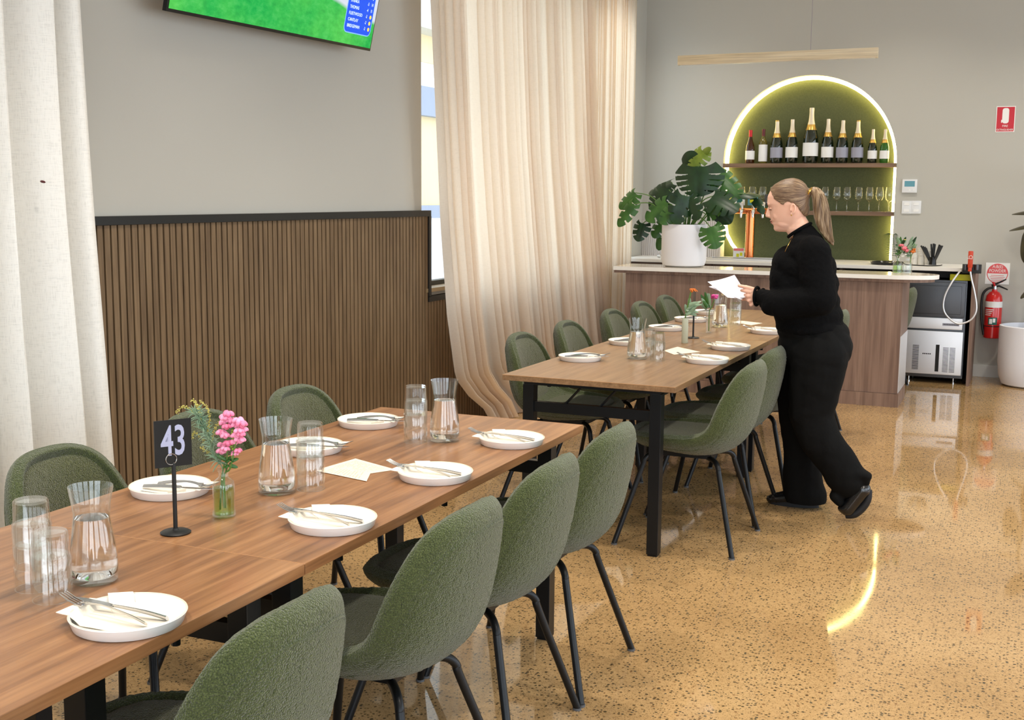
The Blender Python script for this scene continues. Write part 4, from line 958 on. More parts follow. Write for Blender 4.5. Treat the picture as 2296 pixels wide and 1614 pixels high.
def fork_m():
    t = thing('fork', 'x', 'fork', (0, 0, 0), 0, 'forks on the plates')
    bm = bmesh.new(); tube(bm, [(-.10, 0, .004), (-.06, 0, .010), (0, 0, .013), (.035, 0, .008), (.05, 0, .004)], [.0065, .0055, .0032, .0035, .008], 8, smooth=5, flat=.35)
    obj('handle', bm, 'steel', t)
    bm = bmesh.new()
    B(bm, .046, .062, -.0105, .0105, .002, .0038)
    obj('head', bm, 'steel', t, False)
    for k in range(4):
        bm = bmesh.new(); y = -.009 + k * .006; tube(bm, [(.060, y, .003), (.08, y, .006), (.102, y, .013)], [.0017, .0016, .001], 6); obj('tine', bm, 'steel', t)
    return t
def knife_m():
    t = thing('knife', 'x', 'knife', (0, 0, 0), 0, 'knives on the plates')
    bm = bmesh.new(); tube(bm, [(-.105, 0, .005), (-.06, 0, .008), (0, 0, .008), (.012, 0, .007)], [.007, .0068, .005, .0045], 10, smooth=4, flat=.5); obj('handle', bm, 'steel', t)
    bm = bmesh.new(); P = [(.010, -.004), (.03, -.009), (.08, -.0095), (.105, -.003), (.112, .005), (.08, .006), (.010, .005)]
    slab(bm, P, .0062, .0076); obj('blade', bm, 'steel', t, False); return t
pm, nm_, fm, km = plate_m(), napkin_m(), fork_m(), knife_m(); pused = [False]
def setting(x, y, side, where, rz=0, zt=.75):
    """side +1: diner on the aisle side (+X)"""
    def cp(o): return copy_tree(o) if pused[0] else o
    P_, n_, f_, k_ = cp(pm), cp(nm_), cp(fm), cp(km); pused[0] = True
    P_.location = (x, y, zt + .0005); P_['label'] = 'white rimmed plate ' + where
    a = (PI if side > 0 else 0) + rz     # local +x points away from the diner
    n_.rotation_euler = (0, 0, a + .12); n_.location = (x, y, zt + .0005); n_['label'] = 'cream napkin on the plate ' + where
    c_, s_ = math.cos(a), math.sin(a)
    def off(dx, dy): dx += .016; return (x + dx * c_ - dy * s_, y + dx * s_ + dy * c_, zt + .0145)
    f_.location = off(.028, .014); f_.rotation_euler = (0, math.radians(-5), a - .05); f_['label'] = 'steel fork on the plate ' + where
    f_.location = (f_.location[0], f_.location[1], zt + .0190)
    k_.location = off(.018, -.014); k_.rotation_euler = (0, math.radians(-3), a + .06); k_['label'] = 'steel knife on the plate ' + where
    f_['category'] = 'fork'; k_['category'] = 'knife'; P_['category'] = 'plate'; n_['category'] = 'napkin'
def onp(x, y): p = onz(x, y, .765); return p.x, p.y
for (px_, py_), side, where in (((288, 1380), 1, 'nearest the camera on the aisle side'), ((746, 1165), 1, 'second along the aisle side beyond the seam'), ((976, 1060), 1, 'third along the aisle side beside the menu sheets'), ((1147, 984), 1, 'at the far right corner of the front tables'),
        ((382, 1092), -1, 'behind the number 43 stand'), ((693, 1000), -1, 'half hidden behind the second carafe and its tumblers'), ((826, 943), -1, 'at the far left corner of the front tables'),
        ((1301, 800), -1, 'at the open end of the far table, wall side'), ((1408, 765), -1, 'behind the carafe on the far table'), ((1494, 734), -1, 'behind the pale vase on the far table'), ((1549, 715), -1, 'fourth along the wall side of the far table'), ((1588, 699), -1, 'last along the wall side near the bar'),
        ((1585, 805), 1, 'at the open end of the far table, aisle side'), ((1637, 776), 1, 'second along the aisle side of the far table'), ((1722, 741), 1, 'cut off by the standing person')):
    x, y = onp(px_, py_); setting(x, y, side, where)
# carafes
def carafe_m():
    t = thing('carafe', 'x', 'carafe', (0, 0, 0), 0, 'water carafes')
    out_ = [(0, .0), (.040, .0), (.046, .003), (.0490, .012), (.0495, .03), (.0475, .055), (.0435, .085), (.039, .112), (.0362, .132), (.0358, .140), (.0375, .158), (.0440, .196)]
    inn = [(.0428, .196), (.0361, .158), (.0343, .140), (.0347, .132), (.0374, .112), (.0418, .085), (.0458, .055), (.0477, .03), (.047, .018), (.042, .012), (0, .010)]
    bm = bmesh.new(); lathe(bm, out_ + inn, 48); obj('glass_body', bm, 'clear_glass', t)
    bm = bmesh.new(); wt = [(0, .0103), (.0416, .0123), (.0465, .0183), (.0472, .03), (.0453, .055), (.0413, .085), (.0369, .112), (.0342, .132), (0, .132)]
    lathe(bm, wt, 48); obj('water_fill', bm, 'water', t); return t
cm = carafe_m(); cu_ = False
for (px_, py_), lab in (((211, 1302), 'large glass carafe of water nearest the camera beside two tumbler stacks'), ((621, 1104), 'glass carafe of water in the middle of the front table beside the pink flowers'), ((997, 988), 'glass carafe of water at the far end of the front tables'),
        ((1428, 804), 'glass carafe of water on the open end of the far table'), ((1614, 733), 'glass carafe of water on the far table under the held papers')):
    p = onz(px_, py_, .75); o = copy_tree(cm) if cu_ else cm; cu_ = True; o.location = (p.x, p.y, .7505); o['label'] = lab; o.rotation_euler = (0, 0, px_)
# tumblers (upside down, nested)
def tumbler_m():
    bm = bmesh.new()
    pr = [(.0375, .0), (.0372, .043), (.0345, .047), (.0335, .088), (.031, .091), (0, .091), (0, .085), (.0300, .085), (.0318, .046), (.0350, .042), (.0355, .0)]
    lathe(bm, pr, 40, close=True); o = obj('tumbler', bm, 'clear_glass'); tag(o, 'x', 'tumbler', 'upturned stacked tumblers'); return o
tm = tumbler_m(); tu = False
for (px_, py_), n_, where in (((78, 1318), 3, 'in the left stack by the nearest carafe'), ((118, 1343), 2, 'in the stack nearest the camera'), ((697, 1096), 3, 'in the stack beside the menu sheets'), ((932, 990), 3, 'in the stack beside the far carafe of the front tables'),
        ((1453, 799), 2, 'in the stack touching the carafe on the far table'), ((1474, 808), 2, 'in the right stack on the far table'), ((1648, 728), 3, 'in the stack under the held papers')):
    p = onz(px_, py_, .75)
    for k in range(n_):
        o = tm.copy() if tu else tm
        if tu: C.objects.link(o)
        tu = True; o.location = (p.x, p.y, .7505 + k * .0445); o.rotation_euler = (0, 0, k * 1.3)
        o['label'] = 'clear tumbler ' + (['bottom', 'middle' if n_ == 3 else 'top', 'top'][k]) + ' ' + where
# menus
def menu(pts, lab, lines=True, z=.7508):
    P = [onz(x, y, z) for x, y in pts]; c_ = sum(P, Vector()) / len(P); c_.z = z
    t = thing('menu_sheet', lab, 'menu', c_, 0, 'menu sheets on the tables')
    bm = bmesh.new(); a = [bm.verts.new((p.x - c_.x, p.y - c_.y, 0)) for p in P]; f = bm.faces.new(a); e_ = bmesh.ops.extrude_face_region(bm, geom=[f]); bmesh.ops.translate(bm, vec=(0, 0, .0004), verts=[v_ for v_ in e_['geom'] if isinstance(v_, bmesh.types.BMVert)])
    obj('paper', bm, 'menu_paper', t, False)
    if lines:
        A_, B_, C_, D_ = P[:4]; bm = bmesh.new(); rr = random.Random(len(lab))
        for k in range(12):
            v_ = .12 + .76 * k / 12
            u = .1
            while u < .88:
                wl = rr.uniform(.03, .09)
                if rr.random() < .8:
                    q = [A_.lerp(B_, uu).lerp(D_.lerp(C_, uu), vv) for uu, vv in ((u, v_), (min(u + wl, .9), v_), (min(u + wl, .9), v_ + .018), (u, v_ + .018))]
                    bm.faces.new([bm.verts.new((s_.x - c_.x, s_.y - c_.y, .0006)) for s_ in q])
                u += wl + .02
        obj('printed_lines', bm, 'print_ink', t, False)
menu([(722, 1050), (797, 1028), (888, 1053), (800, 1066)], 'cream menu sheet behind, at the middle of the front table')
menu([(712, 1056), (742, 1046), (832, 1058), (822, 1079)], 'cream menu sheet in front, printed with lines, beside the tumblers', z=.7516)
menu([(1488, 786), (1519, 777.5), (1571, 789), (1511, 795)], 'cream menu sheet on the open end of the far table', False)
menu([(1640, 722), (1662, 719), (1710, 724.5), (1684, 729)], 'cream menu sheet on the far table near the person', False)
# table number
def stand(p, rz, num, lab):
    t = thing('table_number_stand', lab, 'table number', p, rz)
    bm = bmesh.new(); lathe(bm, [(0, 0), (.034, 0), (.035, .003), (.030, .006), (.008, .008), (.006, .012), (0, .012)], 36); obj('base', bm, 'frame_black', t)
    bm = bmesh.new(); tube(bm, [(0, 0, .006), (0, 0, .165)], .005, 12); obj('pole', bm, 'frame_black', t)
    for sx_ in (-.006, .006):
        bm = bmesh.new(); tube(bm, [(.0125 * math.cos(a) + sx_, -.003 if sx_ < 0 else .003, .175 + .0125 * math.sin(a)) for a in [2 * PI * k / 24 for k in range(25)]], .0011, 6, cap=False); obj('ring_clip', bm, 'steel', t)
    bm = bmesh.new(); B(bm, -.043, .043, -.0012, .0012, .157, .266); cdd = obj('card', bm, 'black_gloss', t, False)
    if num:
        text('number', num, .098, 'number_grey', cdd, (0.001, -.0014, .214), (PI / 2, 0, 0), .0002, sx=.60, bold=.0014)
    return t
p = onz(394, 1195, .75); p.z = .7502
stand(p, math.radians(57), '43', 'black table number stand holding a card reading 43')
p = onz(1554, 758, .75); p.z = .7502
stand(p, math.radians(112), '', 'black table number stand on the far table, its card seen edge-on')
# flowers
def snap(bm, c_, r, rnd):
    for k in range(5):
        a = 2 * PI * k / 5 + rnd.random(); d = Vector((math.cos(a), math.sin(a), .3 + .3 * rnd.random())) * r * .55
        ball(bm, Vector(c_) + d, (r * .55, r * .42, r * .36), 10, rot=Matrix.Rotation(a, 3, 'Z') @ Matrix.Rotation(.6, 3, 'Y'))
    ball(bm, c_, r * .5, 10)
p = onz(503, 1157, .75); p.z = .7503; V0 = p.copy()
vs_ = thing('bud_vase', 'small ribbed glass bottle vase of greenish water on the front table', 'vase', p)
def vprof(k=1): return [(0, 0), (.0235, 0), (.0265, .003), (.0268, .012), (.0255, .015), (.0265, .02), (.0265, .075), (.024, .088), (.014, .096), (.0115, .100), (.0115, .110), (.0135, .112), (.0135, .120), (.0115, .120)]
bm = bmesh.new(); inn = [(.0098, .119), (.0098, .099), (.022, .087), (.0245, .074), (.0245, .006), (0, .005)]; lathe(bm, vprof() + inn, 40); obj('glass_body', bm, 'clear_glass', vs_)
bm = bmesh.new(); lathe(bm, [(0, .006), (.0238, .007), (.024, .072), (0, .072)], 36); obj('water_fill', bm, 'green_glass_thin', vs_)
bm = bmesh.new()
for k in range(30): a = 2 * PI * k / 30; tube(bm, [(.0268 * math.cos(a), .0268 * math.sin(a), .002), (.0268 * math.cos(a), .0268 * math.sin(a), .014)], .0013, 5)
obj('ribbed_foot', bm, 'clear_glass', vs_)
def fp_(x, y, d=0): return ony(x, y, V0.y + d) - V0
fl = thing('snapdragon_stem', 'two pink snapdragon spikes standing in the ribbed vase', 'flower', V0)
bm = bmesh.new(); tube(bm, [(.0, 0, .02), (.0, 0, .09), fp_(508, 1050), fp_(509, 1000), fp_(509, 940)], .0022, 7, smooth=5); tube(bm, [(.002, .003, .02), (.003, 0, .10), fp_(516, 1050), fp_(527, 1000), fp_(534, 950)], .0022, 7, smooth=5); tube(bm, [(-.012, 0, .015), (-.004, 0, .1), fp_(503, 1040)], .0022, 7); obj('stem', bm, 'stem_green', fl)
rf = random.Random(4)
for k, (x, y, r) in enumerate(((512, 930, .018), (505, 938, .018), (518, 945, .016), (503, 950, .016), (508, 958, .015), (497, 972, .017), (505, 978, .015), (499, 1000, .016), (512, 995, .016), (497, 1013, .016), (505, 1008, .014),
        (535, 945, .018), (542, 953, .017), (531, 955, .017), (545, 965, .015), (535, 968, .016), (540, 976, .015), (530, 978, .016), (527, 992, .016), (538, 988, .017), (533, 1012, .013), (526, 1018, .012))):
    bm = bmesh.new(); snap(bm, fp_(x, y, rf.uniform(-.01, .01)), r * .86, rf); obj('blossom', bm, 'petal_pink' if k % 4 else 'petal_pink_deep', fl)
for k in range(10):
    x, y = rf.uniform(503, 520), rf.uniform(1025, 1048); b_ = fp_(x, y); monstera_leaf('leaf', fl, b_, b_ + Vector((rf.uniform(-.02, .02), rf.uniform(-.015, .015), rf.uniform(-.01, .015))), (0, -1, .5), .010, 'leaf_mid', 0)
bu = bmesh.new()
for k in range(8): ball(bu, fp_(521 + rf.uniform(-3, 3), 965 + k * 6), .004, 8)
obj('bud', bu, 'leaf_light', fl)
wt_ = thing('wattle_sprig', 'feathery grey-green sprig with yellow buds leaning left in the ribbed vase', 'foliage', V0)
main = [(.0, 0, .03), fp_(500, 1055), fp_(485, 1030), fp_(468, 985), fp_(450, 945), fp_(435, 925)]
bm = bmesh.new(); tube(bm, main, .0014, 6, smooth=5); obj('stem', bm, 'leaf_sage', wt_)
MP = smoothpath(main, 12)
for c0 in range(3):
    bm = bmesh.new()
    for k in range(90):
        b_ = MP[rf.randrange(20, len(MP))]; d = Vector((rf.uniform(-1, 1), rf.uniform(-.6, .6), rf.uniform(-.5, 1))).normalized() * rf.uniform(.015, .030)
        tube(bm, [b_, b_ + d * .5 + Vector((0, 0, .003)), b_ + d], [.0013, .0016, .0005], 4)
    obj('frond', bm, 'leaf_sage', wt_)
for path_ in (((455, 960), (447, 920), (440, 905), (431, 897)), ((445, 935), (425, 915), (408, 912), (396, 926)), ((462, 975), (470, 940), (465, 915), (450, 900)), ((475, 1000), (480, 965), (490, 948)), ((470, 1000), (450, 980), (435, 970), (430, 985)), ((480, 1020), (462, 1010), (450, 1003))):
    bm = bmesh.new(); PP = smoothpath([fp_(*q) for q in path_], 10); tube(bm, PP, .0006, 4)
    for q in PP[4:]:
        for _ in range(2): ball(bm, q + Vector((rf.uniform(-.004, .004), rf.uniform(-.004, .004), rf.uniform(-.004, .004))), .0013, 6)
    obj('flower_spray', bm, 'wattle_yellow', wt_)
# far table vases
def vase_cyl(px_, py_, h, R, m, lab):
    p = onz(px_, py_, .75); p.z = .7503; t = thing('bud_vase', lab, 'vase', p)
    bm = bmesh.new(); lathe(bm, [(0, 0), (R * .95, 0), (R, .003), (R * .96, h), (R * .96 - .002, h), (R - .003, .005), (0, .005)], 28); obj('glass_body', bm, m, t); return p
def gp(x, y, Y): return ony(x, y, Y)
p = vase_cyl(1535, 769, .135, .0175, 'frosted_glass', 'tall pale frosted vase on the far table beside the second number stand')
fl = thing('orange_flower', 'drooping orange flower with sage foliage in the pale frosted vase', 'flower', p)
Q = lambda x, y, d=0: gp(x, y, p.y + d) - p
bm = bmesh.new(); tube(bm, [(0, 0, .01), (0, 0, .13), Q(1540, 695), Q(1546, 668), Q(1550, 652)], .004, 8, smooth=5); obj('stem', bm, 'stem_green', fl)
bm = bmesh.new()
for k in range(7): a = k * .9; tube(bm, [Q(1551, 655), Q(1553, 648) + Vector((.012 * math.cos(a), .012 * math.sin(a), 0)), Q(1557, 649) + Vector((.018 * math.cos(a), .018 * math.sin(a), -.01))], [.004, .005, .002], 6)
obj('bloom', bm, 'petal_orange', fl)
for k in range(16):
    a = rf.uniform(0, 1); b_ = Q(1538 + 8 * a, 705 - 25 * a, rf.uniform(-.02, .02)); t_ = b_ + Vector((rf.uniform(-.01, .09), rf.uniform(-.04, .04), rf.uniform(-.015, .05))); monstera_leaf('leaf', fl, b_, t_, (0, -1, .6), .02, 'leaf_sage', 0)
p = vase_cyl(1589, 746, .13, .018, 'clear_glass', 'clear narrow vase holding the magenta flower on the far table')
fl = thing('magenta_flower', 'magenta flower with dark green leaves in the clear narrow vase', 'flower', p)
bm = bmesh.new(); tube(bm, [(0, 0, .01), (0, 0, .12), Q(1595, 690), Q(1602, 672)], .003, 8, smooth=4); obj('stem', bm, 'stem_green', fl)
bm = bmesh.new(); c_ = Q(1602, 667)
for k in range(22): a = k * 2.4; e_ = .4 + .5 * math.sin(k); ball(bm, c_ + Vector((math.cos(a), math.sin(a), e_)) * .013, (.010, .009, .007), 8)
obj('bloom', bm, 'petal_magenta', fl)
for k in range(14):
    b_ = Q(1590, 695, rf.uniform(-.02, .02)); t_ = Q(rf.uniform(1570, 1592), rf.uniform(655, 690), rf.uniform(-.04, .04)); monstera_leaf('leaf', fl, b_.lerp(t_, .3), t_, (0, -1, .6), .022, 'leaf_mid' if k % 2 else 'leaf_sage', 0)
# bar vases
for px_, m_, wm, lab in ((2012, 'clear_glass', 'green_glass_thin', 'green-tinted bottle vase at the right end of the bar'), (2034, 'clear_glass', 'clear_glass', 'clear bottle vase at the right end of the bar')):
    p = ony(px_, 607, 9.30); p.z = .9755; t = thing('bottle_vase', lab, 'vase', p, 0)
    bm = bmesh.new(); lathe(bm, [(r * 1.32, z * .95) for r, z in vprof()] + [(r * 1.3, z * .95) for r, z in inn], 32); obj('glass_body', bm, m_, t)
    bm = bmesh.new(); lathe(bm, [(0, .006), (.031, .007), (.031, .06), (0, .06)], 28); obj('water_fill', bm, wm, t)
p = ony(2012, 607, 9.30); p.z = .9755; fl = thing('flower_posy', 'posy of pink and orange flowers with fern and eucalyptus in the bar vases', 'flowers', p)
Q = lambda x, y, d=0: gp(x, y, p.y + d) - p
for (x, y), m_, r in (((2027, 558), 'petal_coral', .026), ((2021, 551), 'petal_coral', .02), ((2033, 563), 'petal_coral', .02), ((2047, 565), 'petal_orange', .02), ((2050, 560), 'petal_orange', .015), ((2029, 538), 'wattle_yellow', .011), ((2024, 575), 'label_white', .013), ((2030, 571), 'label_white', .012)):
    bm = bmesh.new(); snap(bm, Q(x, y, -.02), r, rf); obj('bloom', bm, m_, fl)
for k in range(46):
    b_ = Q(2015 + rf.uniform(-3, 18), rf.uniform(560, 580), rf.uniform(-.02, .02)); t_ = Q(rf.uniform(2006, 2056), rf.uniform(527, 572), rf.uniform(-.05, .05)); monstera_leaf('leaf', fl, b_.lerp(t_, .6), t_, (0, -1, .5), .02, rf.choice(['leaf_sage', 'leaf_mid', 'leaf_dark']), 0)
bm = bmesh.new(); sp_ = [Q(2012, 585), Q(2006, 560), Q(2004, 540), Q(2003, 526)]; SP = smoothpath(sp_, 6); tube(bm, SP, .0015, 5)
for k, q in enumerate(SP[3:]):
    for s_ in (-1, .5): tube(bm, [q, q + Vector((s_ * .035, 0, .008)), q + Vector((s_ * .07, 0, -.004))], [.002, .0025, .0006], 5)
obj('fern_frond', bm, 'leaf_dark', fl)
for k, (x, y) in enumerate(((2027, 558), (2047, 565), (2015, 545), (2040, 545))):
    bm = bmesh.new(); tube(bm, [(.0 if k % 2 == 0 else .09, 0, .01), (.0 if k % 2 == 0 else .09, 0, .11), Q(x, y)], .0022, 6, smooth=4); obj('stem', bm, 'stem_green', fl)
#__PART3__

# ------------------------------------------------------------------ person
PY = 5.87
def W(x, y, d=0.0): return ony(x, y, PY + d)
def cap(bm, a, b, ra, rb, n=20, sq=1.0, seg=7):
    """tapered capsule; sq squeezes its depth"""
    a, b = Vector(a), Vector(b)
    for i in range(seg + 1):
        t = i / seg; r = ra + (rb - ra) * t; ball(bm, a.lerp(b, t), (r, r * sq, r), n)
    d = b - a
    if d.length > 1e-5: 
        bm2 = bmesh.new(); tube(bm2, [a.lerp(b, i / 8) for i in range(9)], [ra + (rb - ra) * i / 8 for i in range(9)], n); me = bpy.data.meshes.new('t'); 
        if sq != 1.0:
            for v_ in bm2.verts: v_.co.y = (v_.co.y - (a.lerp(b, .5)).y) * sq + (a.lerp(b, .5)).y
        bm2.to_mesh(me); bm2.free(); bm.from_mesh(me); bpy.data.meshes.remove(me)
def remesh(bm, name, vox, smooth=6, m='skin', parent=None, subs=None, jit=None, factor=.6):
    me = bpy.data.meshes.new('tmp'); bm.to_mesh(me); bm.free(); o = bpy.data.objects.new('tmp', me); C.objects.link(o)
    r = o.modifiers.new('r', 'REMESH'); r.mode = 'VOXEL'; r.voxel_size = vox; r.adaptivity = 0
    s_ = o.modifiers.new('s', 'SMOOTH'); s_.iterations = smooth; s_.factor = factor
    dg = bpy.context.evaluated_depsgraph_get(); dg.update(); me2 = bpy.data.meshes.new_from_object(o.evaluated_get(dg)); bpy.data.objects.remove(o); bpy.data.meshes.remove(me)
    me2.name = name; me2.materials.clear(); me2.materials.append(MATS[m]); me2.polygons.foreach_set('use_smooth', [True] * len(me2.polygons))
    if jit:
        nv_ = np.empty(len(me2.vertices) * 3); me2.vertices.foreach_get('normal', nv_); cv_ = np.empty(len(me2.vertices) * 3); me2.vertices.foreach_get('co', cv_); nv_ = nv_.reshape(-1, 3); cv_ = cv_.reshape(-1, 3)
        cv_ = cv_ + nv_ * np.array([[jit(Vector(c_))] for c_ in cv_]); me2.vertices.foreach_set('co', cv_.ravel()); me2.update()
    o = bpy.data.objects.new(name, me2); C.objects.link(o); o.parent = parent; return o
base = W(1800, 1145); base.z = 0
pr = thing('person', 'person in black clothes with a blonde ponytail leaning over the far table holding papers', 'person', (0, 0, 0))
YN, YF_ = -.155, .155    # near and far shoulder offsets
# --- body: one continuous skin (head, neck, trunk, arms, hands, legs)
bm = bmesh.new()
HY = [402, 404, 408, 415, 427, 440, 457, 464, 470, 480, 486, 490, 494, 498, 501, 506, 513, 517, 519.5]
HF = [1774, 1762, 1752, 1740, 1728, 1722, 1720.5, 1724, 1725.5, 1727.5, 1728, 1728.5, 1729.5, 1732.5, 1731.5, 1735, 1735.5, 1739, 1746]
HB = [1780, 1789, 1797, 1805, 1811, 1813, 1812, 1811, 1810, 1806, 1803, 1800, 1798, 1796, 1794, 1790, 1784, 1776, 1764]
HW = [.006, .030, .046, .060, .071, .0765, .076, .073, .071, .067, .064, .061, .058, .054, .051, .046, .037, .026, .012]
def headloft(bm, grow=0.0, n=64):
    rings = []
    ys_ = np.linspace(402, 519.5, 60)
    for y in ys_:
        xf, xb, hw = (float(np.interp(y, HY, q)) for q in (HF, HB, HW)); xf_, xb_ = W(xf, y), W(xb, y); z = xf_.z
        xw = W(1779, y).x; xw = min(max(xw, xf_.x + .02), xb_.x - .01); k = 1 + grow / .09
        ring = []
        for i in range(n):
            t = 2 * PI * i / n; c_, s_ = math.cos(t), math.sin(t); e_ = 2.25
            cc = math.copysign(abs(c_) ** (2 / e_), c_); ss = math.copysign(abs(s_) ** (2 / e_), s_)
            x = xw + (cc * (xb_.x - xw) if cc > 0 else cc * (xw - xf_.x)) * k; yy = ss * hw * k
            ind = .007 * math.exp(-((y - 468) / 5.5) ** 2) * math.exp(-((abs(yy) - .031) / .014) ** 2) if cc < 0 and grow == 0 else 0
            ring.append(bm.verts.new((x + ind, PY + yy, z)))
        rings.append(ring)
    if grow:
        zc_ = W(1770, 450).z
        for r in rings:
            for v_ in r: v_.co.z = zc_ + (v_.co.z - zc_) * (1 + grow / .09)
    for r0_, r1_ in zip(rings[:-1], rings[1:]):
        for i in range(n): bm.faces.new((r0_[i], r0_[(i + 1) % n], r1_[(i + 1) % n], r1_[i]))
    bm.faces.new(rings[0]); bm.faces.new(rings[-1][::-1]); return rings
headloft(bm)
cap(bm, W(1724.5, 466), W(1720.5, 483), .0070, .0100, 14, 1, 6); ball(bm, W(1720.3, 484.2), (.0080, .0085, .0068), 12); cap(bm, W(1728, 468), W(1727, 483), .010, .014, 12, 1, 4)
for q in (-.0105, .0105): ball(bm, W(1725, 485.3, q), (.0085, .0055, .0062), 12)
ball(bm, W(1731.5, 494.3), (.0085, .016, .0055), 14); ball(bm, W(1733.5, 500.3), (.0085, .014, .0058), 14); ball(bm, W(1743, 511), (.018, .022, .017), 18)
for s_ in (-1, 1):
    ball(bm, W(1744, 483, s_ * .036), (.026, .018, .024), 16); ball(bm, W(1730.5, 468, s_ * .031), (.010, .013, .0085), 12)
    ball(bm, W(1726, 458.5, s_ * .026), (.008, .022, .005), 12); ball(bm, W(1762, 500, s_ * .030), (.045, .022, .026), 16)
    for k in range(24):
        t = 2 * PI * k / 24
        if 3.6 < t < 5.2: continue
        ball(bm, W(1777.5 + 5.2 * math.cos(t) + 1.2 * math.sin(t), 468.5 - 10.5 * math.sin(t), s_ * (.0815 + .004 * max(0, math.cos(t)))), .0046, 10)
    ball(bm, W(1775, 480, s_ * .079), (.0072, .006, .0085), 10); ball(bm, W(1779, 469, s_ * .075), (.012, .006, .024), 12)
cap(bm, W(1784, 495), W(1799, 530), .050, .060, 24, 1, 6); ball(bm, W(1790, 512), (.06, .055, .05), 20)
cap(bm, W(1808, 575), W(1822, 740), .07, .09, 20, 1.2); 
for s_, el, wr in ((-1, W(1838, 690, -.20), W(1700, 662, -.10)), (1, W(1815, 690, .2), W(1712, 668, .08))):
    sh = W(1822, 560, s_ * .15); cap(bm, W(1806, 562), sh, .05, .04, 14); cap(bm, sh, el, .04, .034, 16); cap(bm, el, wr, .034, .026, 16)
hipN, kneeN, ankN = W(1838, 800, -.09), W(1822, 945, -.10), W(1912, 1092, -.10)
hipF, kneeF, ankF = W(1805, 800, .08), W(1793, 960, .07), W(1818, 1110, .07)
for h_, k_, a_ in ((hipN, kneeN, ankN), (hipF, kneeF, ankF)): cap(bm, h_, k_, .085, .055, 16); cap(bm, k_, a_, .045, .030, 16)
# near hand: palm, thumb on top of the papers, fingers underneath
HD = -.10
def fing(pts, r0, r1, d):
    P = [W(x, y, HD + dd) for (x, y), dd in zip(pts, d)]; P2 = smoothpath(P, 4)
    for i, q in enumerate(P2): t = i / (len(P2) - 1); ball(bm, q, r0 + (r1 - r0) * t, 10)
cap(bm, W(1701, 664, HD), W(1690, 662, HD), .024, .025, 14, .7, 3); ball(bm, W(1686, 664, HD), (.022, .014, .034), 16); ball(bm, W(1688, 655, HD), (.022, .015, .02), 14)
fing([(1690, 649), (1678, 645), (1667, 642.5), (1657.5, 640.5)], .0115, .0080, (.0, -.006, -.008, -.006))
fing([(1685, 655), (1675, 653.5), (1668, 652), (1662.5, 651)], .0098, .0072, (-.005, -.010, -.006, .004))
fing([(1684, 664), (1677, 664), (1673, 662.5), (1670.5, 661)], .0098, .0074, (-.005, -.012, -.004, .008))
fing([(1685, 673), (1679, 674), (1677, 672), (1676, 669)], .0094, .0072, (-.004, -.010, -.002, .010))
fing([(1688, 681), (1684, 684), (1682, 682), (1682, 679)], .0084, .0066, (-.002, -.006, .0, .010))
# far hand
HD = .07
cap(bm, W(1712, 668, HD), W(1696, 664, HD), .024, .025, 14, .7, 3); ball(bm, W(1690, 664, HD), (.024, .014, .030), 16)
for k, yy in enumerate((652, 659, 666, 673)): fing([(1686, yy), (1677, yy - 1), (1670, yy - 2), (1664, yy - 2)], .0092, .0068, (0, .004, .002, -.006))
fing([(1690, 653), (1680, 646), (1672, 642)], .011, .008, (-.004, -.016, -.016))
body = remesh(bm, 'body', .0030, 3, 'skin', pr, factor=.5)
# face details
def part(nm, m, fn, parent=pr): bm = bmesh.new(); fn(bm); return obj(nm, bm, m, parent)
for s_ in (-1, 1):
    part('eyebrow', 'brow', lambda bm: tube(bm, [W(1721.3, 458.5, s_ * .016), W(1724, 456, s_ * .032), W(1730.5, 456.5, s_ * .050)], [.0022, .0028, .0014], 8, smooth=5))
    part('eyelashes', 'lash', lambda bm: tube(bm, [W(1725.6, 469.6, s_ * .023), W(1725.0, 470.6, s_ * .034), W(1730, 469.8, s_ * .045)], [.0010, .0015, .0010], 8, smooth=5))
    part('eyelid', 'skin', lambda bm: ball(bm, W(1729.0, 467.6, s_ * .032), (.0088, .0120, .0068), 18))
    part('earring', 'gold', lambda bm: ball(bm, W(1774.5, 482.5, s_ * .085), .0036, 10))
part('lips', 'lip', lambda bm: (ball(bm, W(1730.0, 495.2), (.0075, .017, .0036), 14), ball(bm, W(1731.5, 499.2), (.0075, .015, .0038), 14)))
# hair: cap following the skull, behind the hairline
def haircap(bm):
    b2 = bmesh.new(); headloft(b2, .0055, 96)
    c_ = W(1773, 445)
    HLx = [W(x, 445).x for x in (1690, 1726, 1731, 1740, 1754, 1761, 1771, 1785, 1793, 1806, 1813, 1840)]; HLz = [W(1770, y).z for y in (420, 424, 431, 447, 457, 463, 454, 455, 462, 483, 497, 500)]
    bmesh.ops.delete(b2, geom=[v_ for v_ in b2.verts if v_.co.z < np.interp(v_.co.x, HLx, HLz)], context='VERTS')
    ext = bmesh.ops.extrude_face_region(b2, geom=list(b2.faces))
    for e_ in ext['geom']:
        if isinstance(e_, bmesh.types.BMVert): e_.co = c_ + (e_.co - c_) * .90
    me = bpy.data.meshes.new('t'); b2.to_mesh(me); b2.free(); bm.from_mesh(me); bpy.data.meshes.remove(me)
hb = bmesh.new(); haircap(hb); ball(hb, W(1800, 458), (.030, .060, .055), 24); cap(hb, W(1798, 440), W(1814, 430), .038, .018, 20)
cap(hb, W(1803, 466, 0), W(1805, 476, 0), .026, .020, 18, 1.8)
hair = remesh(hb, 'hair', .0032, 2, 'hair_cap', pr, factor=.4)
hb = bmesh.new()
P_ = [W(1816, 431), W(1826, 429), (W(1835, 438)), W(1840, 458), W(1843, 482), W(1848, 506), W(1856, 528), W(1869, 550)]
PP = smoothpath(P_, 5); RR = np.interp(np.linspace(0, 1, len(PP)), [0, .15, .4, .6, .75, .9, 1], [.016, .025, .034, .037, .032, .018, .004])
